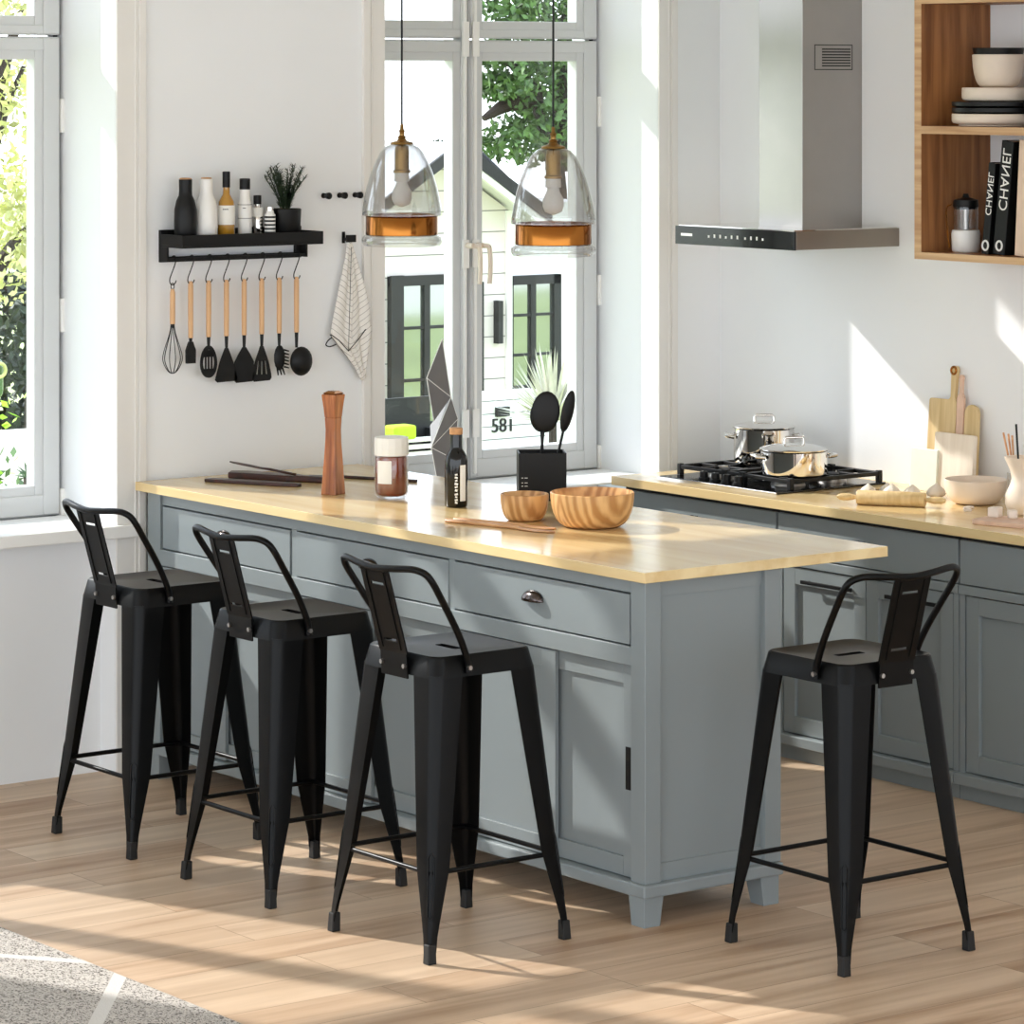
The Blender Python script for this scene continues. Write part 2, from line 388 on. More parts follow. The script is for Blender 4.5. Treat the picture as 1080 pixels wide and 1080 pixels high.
# ---------------------------------------------------------------- rug
rg = MB().box((2.2, 5.6, 0), (4.425, 8.32, .012)).build('area_rug', 'rug', None, (2.2, 5.6, 0), bevel=.004)
tag(rg, 'pale wool rug with dark flecks and light diamond bands on the oak floor', 'rug')

# ---------------------------------------------------------------- shaker pieces
def shaker(mb, axis, plane, a0, a1, z0, z1, depth, st=.06, rt=.06, out=-1, stl=None, str_=None, rec=.009):
    """frame-and-panel front; plane = outer face, out = sign of outward normal"""
    stl = st if stl is None else stl; str_ = st if str_ is None else str_
    def bx(p, q, zz0, zz1, d0, d1):
        lo, hi = sorted((plane-out*d0, plane-out*d1))
        if axis == 'x': mb.box((lo, p, zz0), (hi, q, zz1))
        else: mb.box((p, lo, zz0), (q, hi, zz1))
    bx(a0, a0+stl, z0, z1, 0, depth); bx(a1-str_, a1, z0, z1, 0, depth)
    bx(a0+stl, a1-str_, z0, z0+rt, 0, depth); bx(a0+stl, a1-str_, z1-rt, z1, 0, depth)
    bx(a0+stl, a1-str_, z0+rt, z1-rt, rec, depth)
    return mb
def cup_pull(parent, org, x, y, z):
    """half-dome cup handle on a face looking -X"""
    mb = MB(); n = 16; m = 6; vs = []; fs = []
    for i in range(m+1):
        ph = PI/2*i/m
        for j in range(n+1):
            th = PI*j/n; q = math.sin(th)**.7
            vs.append((x-.001-.024*q*math.sin(ph), y+.043*math.cos(th), z-.014+.030*q*math.cos(ph)))
    for i in range(m):
        for j in range(n):
            a = i*(n+1)+j; fs.append((a, a+1, a+n+2, a+n+1))
    mb.add(vs, fs)
    o = mb.build('cup_pull', 'pull', parent, org, smooth=60)
    sd = o.modifiers.new('s', 'SOLIDIFY'); sd.thickness = .002
    return o

# ---------------------------------------------------------------- island
IX0, IX1, IY0, IY1 = 5.79, 6.245, 7.10, 9.60
io = (5.79, 7.10, 0)
isl = thing('kitchen_island', 'long grey-blue painted island with drawers over panelled doors, three stools along it', 'kitchen island', io)
MB().box((IX0+.032, IY0+.02, .08), (IX1-.01, IY1, .90)).build('carcass', 'paint', isl, io)
MB().box((IX0-.02, IY0-.022, .078), (IX1+.01, IY1, .112)).build('base_rail', 'paint', isl, io, bevel=.005)
# posts at the corners
for (xa, xb, ya, yb) in ((IX0-.006, IX0+.048, IY0-.008, IY0+.052), (IX1-.045, IX1+.012, IY0-.008, IY0+.052), (IX0-.006, IX0+.048, IY1-.075, IY1)):
    MB().box((xa, ya, .112), (xb, yb, .907)).build('corner_post', 'paint', isl, io, bevel=.002)
for (xa, ya) in ((IX0-.012, IY0-.012), (IX1-.065, IY0-.012), (IX0-.012, IY1-.08), (IX1-.065, IY1-.08)):
    w = .066; k = .012
    sx = 1 if xa < 6 else -1
    r0 = [(xa+(0 if sx > 0 else k), ya, 0), (xa+w-(k if sx > 0 else 0), ya, 0), (xa+w-(k if sx > 0 else 0), ya+w-k, 0), (xa+(0 if sx > 0 else k), ya+w-k, 0)]
    r1 = [(xa, ya, .079), (xa+w, ya, .079), (xa+w, ya+w, .079), (xa, ya+w, .079)]
    MB().loft([r0, r1]).build('foot', 'paint', isl, io, bevel=.0015)
shaker(MB(), 'y', IY0+.006, IX0+.048, IX1-.045, .112, .907, .02, st=.001, rt=.047, rec=.004).build('end_panel', 'paint', isl, io, bevel=.0012)
# front frame: rail under worktop, mid rail, mullions
MB().box((IX0+.004, IY0+.05, .868), (IX0+.03, IY1-.07, .907)).box((IX0-.006, IY0+.05, .678), (IX0+.03, IY1-.07, .728)).build('face_rail', 'paint', isl, io, bevel=.002)
secs = [(7.162, 7.955), (7.975, 8.752), (8.785, 9.52)]
for y in (7.965, 8.768):
    MB().box((IX0+.004, y-.014, .112), (IX0+.03, y+.014, .868)).build('divider', 'paint', isl, io, bevel=.001)
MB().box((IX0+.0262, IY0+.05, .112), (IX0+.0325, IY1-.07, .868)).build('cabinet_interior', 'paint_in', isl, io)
for i, (a, b) in enumerate(secs):
    d = MB().box((IX0+.000, a+.002, .732), (IX0+.028, b-.002, .864)).build('drawer', 'paint', isl, io, bevel=.0015)
    cup_pull(d, io, IX0, (a+b)/2+(.02 if i == 0 else 0), .812)
    mid = (a+b)/2+(-.07 if i == 0 else 0)
    d1 = shaker(MB(), 'x', IX0+.000, mid-.005, b-.003, .115, .674, .012, st=.062, rt=.05).build('door', 'paint', isl, io, bevel=.0012)
    d2 = shaker(MB(), 'x', IX0+.012, a+.003, mid+.05, .115, .674, .014, st=.04, rt=.05).build('door', 'paint', isl, io, bevel=.0012)
    MB().box((IX0+.0105, a+.004, .345), (IX0+.013, a+.032, .458)).build('recessed_handle', 'black', d2, io, label='black recessed slot handle')
wt = MB().box((5.757, 7.06, .907), (6.62, 9.632, .935)).build('worktop', 'top', None, (5.757, 7.06, .907), bevel=.0015)
tag(wt, 'thick pale oak top of the island with bowls and bottle on it', 'worktop')

# ---------------------------------------------------------------- wall cabinets (right)
CX = 7.60; CO = 7.56
def base_cab(y0, y1, label, doors, handles, group='grey base cabinets under the hob worktop'):
    o = (CX, y0, 0)
    c = thing('base_cabinet', label, 'cabinet', o, 0, group)
    MB().box((CX+.02, y0, .05), (XR, y1, .80)).build('carcass', 'paint', c, o)
    MB().box((CX, y0, 0), (XR, y1, .05)).build('plinth', 'paint', c, o)
    MB().box((CX-.03, y0, .05), (CX+.02, y1, .083)).build('base_rail', 'paint', c, o, bevel=.003)
    MB().box((CX-.008, y0, .632), (CX+.02, y1, .66)).build('mid_rail', 'paint', c, o, bevel=.002)
    MB().box((CX-.002, y0, .083), (CX+.02, y0+.022, .632)).build('stile', 'paint', c, o, bevel=.001); MB().box((CX-.002, y1-.022, .083), (CX+.02, y1, .632)).build('stile', 'paint', c, o, bevel=.001)
    MB().box((CX+.006, y0, .79), (CX+.022, y1, .814)).build('shade_strip', 'dark', c, o, label='dark strip coloured as the shaded gap under the worktop')  # dark strip stands in for the shaded gap below the worktop
    dr = MB().box((CX-.004, y0+.003, .664), (CX+.02, y1-.003, .799)).build('drawer', 'paint', c, o, bevel=.0015)
    MB().cyl((CX-.008, (y0+y1)/2, .742), (CX-.03, (y0+y1)/2, .742), .006, seg=10).ball((CX-.032, (y0+y1)/2, .742), .013, 12, (.7, 1.3, .8)).build('knob', 'black', dr, o, smooth=50)
    n = doors; w = (y1-y0-.05)/n
    for i in range(n):
        a = y0+.025+i*w
        d = shaker(MB(), 'x', CX-.002, a, a+w-.004, .087, .628, .02, st=.055, rt=.055, rec=.012).build('door', 'paint', c, o, bevel=.0012)
        if handles:
            hz = .588
            MB().box((CX-.026, a+w*.12, hz-.006), (CX-.018, a+w*.72, hz+.006)).box((CX-.018, a+w*.16, hz-.004), (CX-.002, a+w*.16+.008, hz+.004)).box((CX-.018, a+w*.68-.008, hz-.004), (CX-.002, a+w*.68, hz+.004)).build('bar_handle', 'black', d, o, bevel=.001)
base_cab(8.632, 9.43, 'grey base cabinet with drawer under the gas hob, farthest towards the window', 2, True)
base_cab(7.785, 8.628, 'grey two-door base cabinet with black bar handles between the island end and right stool', 2, True)
base_cab(6.90, 7.781, 'grey shaker base cabinet at the right edge of the picture, without a visible handle', 1, False)
w2 = MB().box((CO, 6.9, .815), (XR, 9.455, .845)).build('worktop', 'top', None, (CO, 6.9, .815), bevel=.0015)
tag(w2, 'pale oak worktop along the right wall carrying the gas hob and chopping boards', 'worktop')
fl = MB().box((CX+.02, 9.43, 0), (XR, YB-.04, .795)).build('filler_panel', 'paint', None, (CX, 9.43, 0)); structure(fl); fl.name = 'trim_7'

# ---------------------------------------------------------------- stools
def make_stool():
    t = thing('bar_stool', 'x', 'bar stool')
    zt = .755; hs = .158; zs = .703; hb = .168
    # seat: rounded square with rolled skirt and an oval hand hole
    n = 6; seat = MB(); out = rrect(hs, hs, .04, n); N_ = len(out)
    def ring(h, r, z): return [Vector((x, y, z)) for x, y in rrect(h, h, r, n)]
    hole = []
    for x, y in out:
        a = math.atan2(y, x); hole.append(Vector((.018*math.cos(a), .058*math.sin(a), zt-.006)))
    hole2 = [p+Vector((0, 0, -.008)) for p in hole]
    inn = ring(hs-.03, .035, zt-.006); inn2 = ring(hs-.012, .04, zt-.001)
    rings = [hole2, hole, inn, inn2, ring(hs-.004, .038, zt), ring(hs, .038, zt-.004), ring(hb, .036, zs-.002), ring(hb-.003, .034, zs-.002), ring(hs-.004, .044, zt-.012), [p+Vector((0,0,-.002)) for p in inn], hole2]
    seat.loft(rings, caps=False)
    seat.build('seat', 'stool', t, smooth=35)
    zf = .028
    for sx in (1, -1):
        for sy in (1, -1):
            L = MB()
            def prof(z):
                k = (zs+.01-z)/(zs+.01-zf); k = max(0, min(1, k))
                c = .166+(.224-.166)*k
                w = .090-.030*(k/.7) if k < .7 else (.060-.034*((k-.7)/.24) if k < .94 else .026-.003*(k-.94)/.06); th = .003; r = w*.36
                P = []
                P.append((c-w, c)); P += [(c-r+r*math.sin(a), c-r+r*math.cos(a)) for a in (PI/2*i/4 for i in range(5))]; P.append((c, c-w))
                Q = [(c-th, c-w)]+[(c-r+(r-th)*math.cos(a), c-r+(r-th)*math.sin(a)) for a in (PI/2*i/4 for i in range(5))]+[(c-w, c-th)]
                return [Vector((sx*x, sy*y, z)) for x, y in P+Q]
            L.loft([prof(z) for z in (zf, .066, .10, .15, .23, .45, .6, zs+.004)])
            leg = L.build('leg', 'stool', t, smooth=40)
            R = MB(); c = .2245; w = .026
            r0 = [Vector((sx*(c+.003-w), sy*(c+.003-w), 0)), Vector((sx*(c+.003), sy*(c+.003-w), 0)), Vector((sx*(c+.003), sy*(c+.003), 0)), Vector((sx*(c+.003-w), sy*(c+.003), 0))]
            w2_ = .024
            r1 = [Vector((sx*(c+.001-w2_), sy*(c+.001-w2_), zf+.022)), Vector((sx*(c-.0), sy*(c+.001-w2_), zf+.022)), Vector((sx*c, sy*c, zf+.022)), Vector((sx*(c+.001-w2_), sy*c, zf+.022))]
            R.loft([r0, r1]).build('rubber_foot', 'rubber', leg, bevel=.003)
            # pressed stiffening loop on the corner
            def cp(z, off):
                k = (zs-z)/(zs-zf); w = .090-.030*(k/.7) if k < .7 else .060-.034*((k-.7)/.24); c = .166+.058*k - w*.36*.29-.0012
                d = .0045
                return Vector((sx*(c+.0005)+off*sx, sy*(c+.0005)-off*sy, z))
            P = [cp(.11, .0), cp(.12, .0045), cp(.26, .0055), cp(.272, 0), cp(.26, -.0055), cp(.12, -.0045)]
            MB().tube(P, .0022, 6, closed=True).build('pressed_rib', 'stool', leg, smooth=60)
    zb = .222; k = (zs-zb)/(zs-zf); cc = .166+.058*k-.008
    for a, b in (((-cc, -cc), (cc, -cc)), ((cc, -cc), (cc, cc)), ((cc, cc), (-cc, cc)), ((-cc, cc), (-cc, -cc))):
        MB().tube([(a[0], a[1], zb), (b[0], b[1], zb)], .0068, 8).build('footrest_bar', 'stool', t, smooth=50)
    # back rail and side arms
    pts = []
    end = [(-.062, -.171, .712), (-.066, -.171, .745), (-.10, -.178, .815), (-.165, -.190, .915)]
    corner = [(-.190, -.192, .953), (-.203, -.184, .972), (-.213, -.165, .981), (-.221, -.135, .983)]
    mid = [(-.232, -.07, .978), (-.237, 0, .974)]
    half = end+corner+mid
    full = half+[(x, -y, z) for x, y, z in half[-2::-1]]
    rail = MB().tube(smooth_path(full, 4), .0092, 10).build('back_rail', 'stool', t, smooth=60)
    for sy in (1, -1):
        MB().cyl((-.064, sy*.168, .724), (-.064, sy*.184, .724), .006, seg=10).build('bolt', 'steel', rail, smooth=50)
    # splat with two slots
    S = MB()
    p0 = Vector((-.172, 0, .690)); p1 = Vector((-.176, 0, .752)); p2 = Vector((-.238, 0, .975))
    ax = (p2-p1).normalized(); nn = Vector((0, 1, 0)).cross(ax)
    def cell(u0, u1, v0, v1, base, d, nrm): 
        c = [base+d*u+Vector((0, v, 0)) for u, v in ((u0, v0), (u1, v0), (u1, v1), (u0, v1))]
        c2 = [q+nrm*.004 for q in c]
        S.add(c+c2, [(0,1,2,3),(7,6,5,4),(0,4,5,1),(1,5,6,2),(2,6,7,3),(3,7,4,0)])
    Ls = (p2-p1).length
    us = [0, .030, .038, Ls-.048, Ls-.040, Ls]; wv = .062; sl = .028
    for a, b in ((0, 1), (2, 3), (4, 5)): cell(us[a], us[b], -wv, wv, p1, ax, nn)
    for a, b in ((1, 2), (3, 4)):
        cell(us[a], us[b], -wv, -sl, p1, ax, nn); cell(us[a], us[b], sl, wv, p1, ax, nn)
    d0 = (p1-p0); cell(0, 1, -wv+.004, wv-.004, p0, d0, nn)
    sp = S.build('back_splat', 'stool', t)
    for sy in (1, -1):
        MB().tube([p1+ax*.01+Vector((-.001, sy*.040, 0)), p2-ax*.01+Vector((-.001, sy*.040, 0))], .0018, 6).build('pressed_rib', 'stool', sp, smooth=60)
        MB().cyl((-.170, sy*.050, .722), (-.181, sy*.050, .722), .006, seg=10).build('bolt', 'steel', sp, smooth=50)
    return t
st0 = make_stool()
for i, (x, y, r, lab) in enumerate([
        (5.333, 7.345, 0, 'black metal bar stool at the island nearest its front corner with the cup pull'),
        (5.338, 8.083, 0, 'black metal bar stool in the middle of the row of three'),
        (5.342, 8.812, 0, 'black metal bar stool standing nearest the left window sill'),
        (6.084, 6.632, PI/2, 'black metal bar stool standing alone at the short end of the island')]):
    s = st0 if i == 0 else copy_tree(st0)
    s.location = (x, y, 0); s.rotation_euler = (0, 0, r); tag(s, lab, 'bar stool', 'black metal bar stools')

# ---------------------------------------------------------------- cooker hood
ho = (7.746, 8.71, 1.648)
hood = thing('cooker_hood', 'stainless steel chimney hood with black glass control strip above the gas hob', 'cooker hood', ho)
MB().box((7.752, 8.71, 1.650), (XR, 9.33, 1.712)).build('canopy', 'steel_dark', hood, ho, bevel=.001)
pn = MB().box((7.744, 8.7105, 1.649), (7.752, 9.3295, 1.712)).build('control_panel', 'gloss', hood, ho, bevel=.0008)
MB().box((7.752, 8.72, 1.712), (XR, 9.32, 1.715)).build('top_plate', 'chrome', hood, ho)
MB().box((7.7430, 9.238, 1.678), (7.7441, 9.298, 1.687)).build('logo_bar', 'white', pn, ho)
for k, y in enumerate((9.15, 9.12, 9.09, 9.06, 9.03, 9.0, 8.96, 8.93, 8.90, 8.87)):
    MB().box((7.7430, y-.004, 1.676), (7.7441, y+.004, 1.676+(.012 if k % 3 else .008))).build('touch_icon', 'white', pn, ho)
ch = MB().box((7.945, 8.896, 1.712), (XR, 9.12, ZC)).build('chimney', 'steel', hood, ho, bevel=.0015)
for k in range(7):
    z = 2.262+k*.0095
    MB().box((8.035, 8.8945, z), (8.165, 8.8962, z+.0045)).build('vent_slot', 'dark', ch, ho)
MB().box((8.0, 8.8952, 2.250), (8.175, 8.8958, 2.253)).box((8.0, 8.8952, 2.334), (8.175, 8.8958, 2.337)).box((8.0, 8.8952, 2.250), (8.003, 8.8958, 2.337)).box((8.172, 8.8952, 2.250), (8.175, 8.8958, 2.337)).build('vent_frame', 'dark', ch, ho)

# ---------------------------------------------------------------- gas hob
bo = (7.66, 8.70, .845)
hob = thing('gas_hob', 'black four-burner gas hob with cast grates and knobs set in the right worktop', 'hob', bo)
MB().box((7.655, 8.70, .845), (8.15, 9.31, .853)).build('hob_plate', 'gloss', hob, bo, bevel=.003)
MB().box((7.650, 8.697, .845), (7.655, 9.313, .851)).build('steel_edge', 'chrome', hob, bo)
for y in (9.13, 9.07, 9.01, 8.95):
    MB().lathe([(.019, 0), (.019, .006), (.015, .008), (.014, .026), (.011, .028)], (7.705, y, .853), 16).build('knob', 'black', hob, bo, smooth=50)
    MB().box((7.700, y-.003, .8805), (7.712, y+.003, .8825)).build('knob_marker', 'chrome', hob, bo)
for (x, y, r) in ((7.83, 8.84, .045), (8.03, 8.84, .036), (7.83, 9.17, .036), (8.03, 9.17, .045)):
    b = MB().lathe([(r+.014, 0), (r+.012, .008), (r, .010), (r, .018)], (x, y, .853), 24).build('burner', 'steel', hob, bo, smooth=50)
    MB().lathe([(r-.002, .018), (r-.002, .026), (r-.01, .028)], (x, y, .853), 24).build('burner_cap', 'black', b, bo, smooth=50)
for (ya, yb) in ((8.72, 8.955), (8.965, 9.045), (9.055, 9.29)):
    g = MB(); z = .888; s_ = .007
    xa, xb = 7.735, 8.135
    for y in (ya, yb): g.box((xa, y-s_, z-.014), (xb, y+s_, z))
    for x in (xa, xb): g.box((x-s_, ya, z-.014), (x+s_, yb, z))
    if yb-ya > .1:
        ym = (ya+yb)/2
        for xc in (7.83, 8.03):
            g.box((xc-s_, ya, z-.014), (xc+s_, ya+.08, z)).box((xc-s_, yb-.08, z-.014), (xc+s_, yb, z))
            g.box((xc-.10, ym-s_, z-.014), (xc-.025, ym+s_, z)).box((xc+.025, ym-s_, z-.014), (xc+.10, ym+s_, z))
        g.box((7.93-s_, ya, z-.014), (7.93+s_, yb, z))
    for x in (xa, xb):
        for y in (ya, yb): g.box((x-.009, y-.009, .853), (x+.009, y+.009, z+.004))
    g.build('pan_grate', 'black', hob, bo, bevel=.002)

def pot(x, y, r, h, z, label, hdir):
    o = (x, y, z)
    t = thing('cooking_pot', label, 'pot', o, 0, 'steel pots on the hob')
    MB().lathe([(r-.012, 0), (r-.002, .006), (r, .014), (r, h-.004), (r+.004, h), (r+.001, h), (r-.003, h-.004), (r-.003, .012), (r-.012, .006)], o, 48).build('pot_body', 'chrome', t, o, smooth=40)
    lid = MB().lathe([(r+.003, h+.0005), (r+.004, h+.004), (r-.006, h+.008), (r*.6, h+.017), (r*.25, h+.021), (.004, h+.022)], o, 48).build('lid', 'chrome', t, o, smooth=50)
    c, s = math.cos(hdir), math.sin(hdir)
    P = [(x+c*u, y+s*u, z+h+w) for u, w in ((-.033, .014), (-.033, .036), (-.028, .041), (.028, .041), (.033, .036), (.033, .014))]
    MB().tube(P, .0055, 8).build('lid_handle', 'chrome', lid, o, smooth=50)
    for sg in (1, -1):
        c, s = math.cos(hdir)*sg, math.sin(hdir)*sg
        nx, ny = -s, c
        P = [(x+c*(r-.002)+nx*u*.036, y+s*(r-.002)+ny*u*.036, z+h*.74) for u in (1,)]+[(x+c*(r+.026)+nx*u*.032, y+s*(r+.026)+ny*u*.032, z+h*.78) for u in (1, -1)]+[(x+c*(r-.002)-nx*.036, y+s*(r-.002)-ny*.036, z+h*.74)]
        MB().tube(P, .0065, 8).build('side_handle', 'chrome', t, o, smooth=50)
pot(7.835, 8.815, .112, .085, .8885, 'low polished steel pot with lid on the burner nearer the front corner of the hob', 2.7)
pot(7.99, 9.145, .105, .125, .8885, 'tall polished steel pot with lid on the rear burner beside the window', 2.45)

# ---------------------------------------------------------------- pendants
def pendant(x, y, label):
    zb = 1.708; o = (x, y, zb)
    t = thing('pendant_lamp', label, 'pendant lamp', o, 0, 'glass pendant lamps over the island')
    # bell: rim z 0 .. .30
    bell = [(.122, .095), (.121, .115), (.116, .145), (.107, .185), (.095, .225), (.081, .26), (.066, .288), (.050, .306), (.032, .313), (.014, .314)]
    inner = [(r-.003, z-.002) for r, z in bell[::-1]]
    MB().lathe(bell+inner, o, 48, closed=True).build('glass_shade', 'shade', t, o, smooth=60)
    MB().lathe([(.106, .0), (.117, .002), (.123, .011), (.123, .025), (.114, .034), (.106, .034), (.114, .024), (.114, .012), (.106, .007)], o, 48, closed=True).build('glass_rim', 'shade', t, o, smooth=60)
    MB().lathe([(.108, .034), (.111, .036), (.111, .091), (.109, .094), (.121, .095), (.106, .097), (.105, .036)], o, 48, closed=True).build('brass_band', 'brass', t, o, smooth=40)
    MB().lathe([(.036, .312), (.034, .318), (.016, .323), (.011, .331), (.014, .335), (.008, .339), (.008, .350), (.011, .353), (.006, .358), (.005, .372), (.002, .376)], o, 24).build('brass_cap', 'brass_dk', t, o, smooth=50)
    MB().lathe([(.008, .312), (.020, .306), (.022, .29), (.022, .235), (.026, .232), (.026, .225), (.015, .223)], o, 24).build('lamp_holder', 'brass_dk', t, o, smooth=50)
    MB().lathe([(.022, .225), (.023, .200), (.021, .198)], o, 20).build('bulb_collar', 'white', t, o, smooth=50)
    MB().lathe([(.016, .198), (.020, .185), (.030, .165), (.031, .145), (.024, .128), (.004, .120)], o, 20).build('bulb', 'white', t, o, smooth=60)
    MB().cyl((x, y, zb+.37), (x, y, ZC-.02), .0032, seg=8).build('cord', 'black', t, o, smooth=50)
    MB().lathe([(.055, ZC-zb-.001), (.055, ZC-zb-.018), (.05, ZC-zb-.024), (.006, ZC-zb-.028)], o, 24).build('ceiling_rose', 'brass_dk', t, o, smooth=40)
pendant(6.19, 8.77, 'clear bell-glass pendant with brass band hanging nearer the wall of utensils')
pendant(6.19, 8.01, 'clear bell-glass pendant with brass band hanging nearer the cooker hood')

# ---------------------------------------------------------------- wall shelf with rail
so = (5.85, YB, 1.63)
sh = thing('wall_shelf', 'black metal wall shelf with a hanging rail, bottles and a plant on it', 'shelf', so)
MB().box((5.855, 9.635, 1.631), (5.875, 9.65, 1.735)).box((6.373, 9.635, 1.631), (6.395, 9.65, 1.735)).box((5.875, 9.635, 1.631), (6.373, 9.65, 1.648)).box((5.875, 9.635, 1.677), (6.373, 9.65, 1.735)).build('back_plate', 'black', sh, so, bevel=.001)
MB().box((5.855, 9.505, 1.680), (6.395, 9.635, 1.688)).box((5.861, 9.511, 1.704), (6.389, 9.635, 1.712)).box((5.855, 9.505, 1.688), (6.395, 9.511, 1.722)).box((5.855, 9.511, 1.688), (5.861, 9.635, 1.722)).box((6.389, 9.511, 1.688), (6.395, 9.635, 1.722)).build('tray', 'black', sh, so, bevel=.001)
MB().box((5.862, 9.600, 1.636), (6.388, 9.606, 1.646)).box((5.855, 9.598, 1.634), (5.862, 9.64, 1.68)).box((6.388, 9.598, 1.634), (6.395, 9.64, 1.68)).build('hanging_rail', 'black', sh, so)
zs_ = 1.712
def bottle(x, y, prof, mat, label, cap=None, capmat='black', lab=None, labmat='paper', name='bottle', z=zs_, seg=28, group='bottles on the wall shelf', marks=None, rotmark=-.55):
    o = (x, y, z)
    t = thing(name, label, 'bottle', o, 0, group)
    MB().lathe(prof, o, seg).build('bottle_body', mat, t, o, smooth=50)
    if cap: MB().lathe(cap, o, seg).build('cap', capmat, t, o, smooth=50)
    if lab:
        for (r, z0, z1) in lab:
            l = MB().lathe([(r-.001, z0), (r, z0), (r, z1), (r-.001, z1)], o, seg).build('label', labmat, t, o, smooth=50)
    if marks:
        for (txt, sz, zz, r) in marks:
            a = -PI/2+rotmark-.1
            k = MB()
            for q in range(-2, 3):     # too small to read in the photograph: a row of tiny printed dashes
                b_ = a+q*.13*sz/.010; c = Vector((r*math.cos(b_), r*math.sin(b_), zz))
                k.obox(Matrix.Translation(c) @ Matrix.Rotation(b_+PI/2, 4, 'Z'), sz*.28, .0006, sz*(.26 if q % 2 else .34))
            k.build('printed_line', 'ink', t)
    return t
# dark and white carafe bottles
cp = [(.034, 0), (.036, .004), (.037, .05), (.036, .09), (.030, .118), (.022, .135), (.021, .150), (.0215, .186)]
bottle(5.907, 9.57, cp, 'black', 'matt black bottle-shaped grinder at the left end of the wall shelf', [(.021, .187), (.019, .190), (.012, .1915)], 'cork')
bottle(5.985, 9.57, cp, 'white', 'matt white bottle-shaped grinder beside the black one on the wall shelf', [(.018, .187), (.017, .1905), (.010, .1915)], 'cork')
bottle(6.061, 9.57, [(.026, 0), (.0275, .004), (.0275, .085), (.025, .112), (.012, .135), (.0105, .155), (.0105, .160)], 'oil', 'clear oil bottle with golden oil, white label and black cap on the wall shelf', [(.0125, .158), (.0125, .208), (.010, .2095)], 'black', [(.0282, .038, .100)], marks=[('', .010, .088, .0286)])
bottle(6.132, 9.57, [(.021, 0), (.0225, .003), (.0225, .098), (.017, .118), (.0165, .150)], 'white', 'slim white bottle with grey-lined label and black cap on the wall shelf', [(.0175, .150), (.0175, .184), (.015, .1855)], 'black', [(.0232, .056, .0575), (.0232, .100, .1015)], 'ink', marks=[('', .007, .090, .0234)])
t = bottle(6.190, 9.585, [(.017, 0), (.018, .003), (.018, .075), (.012, .088), (.0115, .100)], 'chrome', 'small silver spice bottle with dark cap between the slim bottle and the plant', [(.013, .100), (.013, .128), (.011, .1295)], 'black', [(.0186, .06, .09)])
bottle(6.216, 9.55, [(.017, 0), (.018, .003), (.018, .066), (.013, .072), (.012, .080)], 'white', 'small black-and-white striped bottle standing before the silver one', [(.0135, .080), (.0135, .092), (.011, .093)], 'chrome', [(.0186, .006+k*.0125, .012+k*.0125) for k in range(5)], 'ink')
# plant
po = (6.292, 9.572, zs_)
pl = thing('potted_rosemary', 'dark green rosemary in a black pot at the right end of the wall shelf', 'plant', po)
MB().lathe([(.044, 0), (.047, .004), (.051, .082), (.049, .084), (.047, .076), (.004, .074)], po, 28).build('plant_pot', 'black', pl, po, smooth=40)
nd = MB(); stm = MB()
for k in range(26):
    a = random.uniform(0, 2*PI); lean = random.uniform(.01, .075); h = random.uniform(.08, .155)
    b0 = Vector((po[0]+.02*math.cos(a)*random.random(), po[1]+.02*math.sin(a)*random.random(), zs_+.073))
    P = [b0+Vector((math.cos(a)*lean*u**1.5, math.sin(a)*lean*u**1.5*.7, h*u)) for u in (0, .25, .5, .75, 1)]
    if any(p.y > YB-.01 for p in P): continue
    SP = smooth_path(P, 4); stm.tube(SP, .0016, 5)
    for p in SP[2:]:
        for q in range(5):
            b = random.uniform(0, 2*PI); d = Vector((math.cos(b), math.sin(b), random.uniform(.3, 1.0))).normalized()*random.uniform(.013, .022)
            s = d.cross(Vector((0, 0, 1))).normalized()*.0019
            if (p+d).y > YB-.003: continue
            nd.add([p-s, p+s, p+d+s*.4, p+d-s*.4], [(0, 1, 2, 3)])
stm.build('stems', 'leafdark', pl, po); nd.build('leaves', 'leafdark', pl, po)

# utensils on hooks
HX = [5.885+.0679*i for i in range(8)]
HY = 9.603
def hook(x):
    o = (x, HY, 1.60)
    P = [(x-.006, HY+.010, 1.646), (x, HY+.006, 1.652), (x+.002, HY-.002, 1.650), (x+.001, HY-.006, 1.632), (x-.012, HY-.006, 1.600), (x-.020, HY-.006, 1.580), (x-.019, HY-.006, 1.566), (x-.009, HY-.006, 1.560), (x-.000, HY-.006, 1.566), (x+.004, HY-.006, 1.574)]
    return MB().tube(smooth_path(P, 4), .0019, 6), o
hk = ['on the rail above the whisk', 'above the pastry brush', 'above the slotted spoon', 'above the wide turner', 'above the solid turner', 'above the slotted turner', 'above the pasta fork', 'above the ladle']
for x, l in zip(HX, hk):
    mb, o = hook(x); tag(mb.build('s_hook', 'black', None, o, smooth=60), 'black wire S-hook hanging '+l, 'hook', 'hooks on the shelf rail')
def plate_poly(mb, poly, c, th=.004):
    mb.prism(poly, th, Matrix.Translation(c) @ Matrix.Rotation(PI/2, 4, 'X'))
def utensil(i, name, label, head, wood_len=.178, ztop=1.5655):
    x = HX[i]-.010; y = HY-.006; o = (x, y, ztop)
    t = thing(name, label, 'utensil', o, 0, 'utensils hanging under the wall shelf')
    MB().tube([(x, y, ztop+.004), (x, y, ztop-.008), (x, y, ztop-.09), (x, y, ztop-wood_len)], [.0055, .0085, .0085, .008], 12).build('wooden_handle', 'beech', t, o, smooth=50)
    zz = ztop-wood_len
    for nm, mb, mt in head(x, y, zz): mb.build(nm, mt, t, o, smooth=45)
    return t
def neck(x, y, z, l): return MB().tube([(x, y, z+.002), (x, y, z-l)], [.0065, .0045], 10)
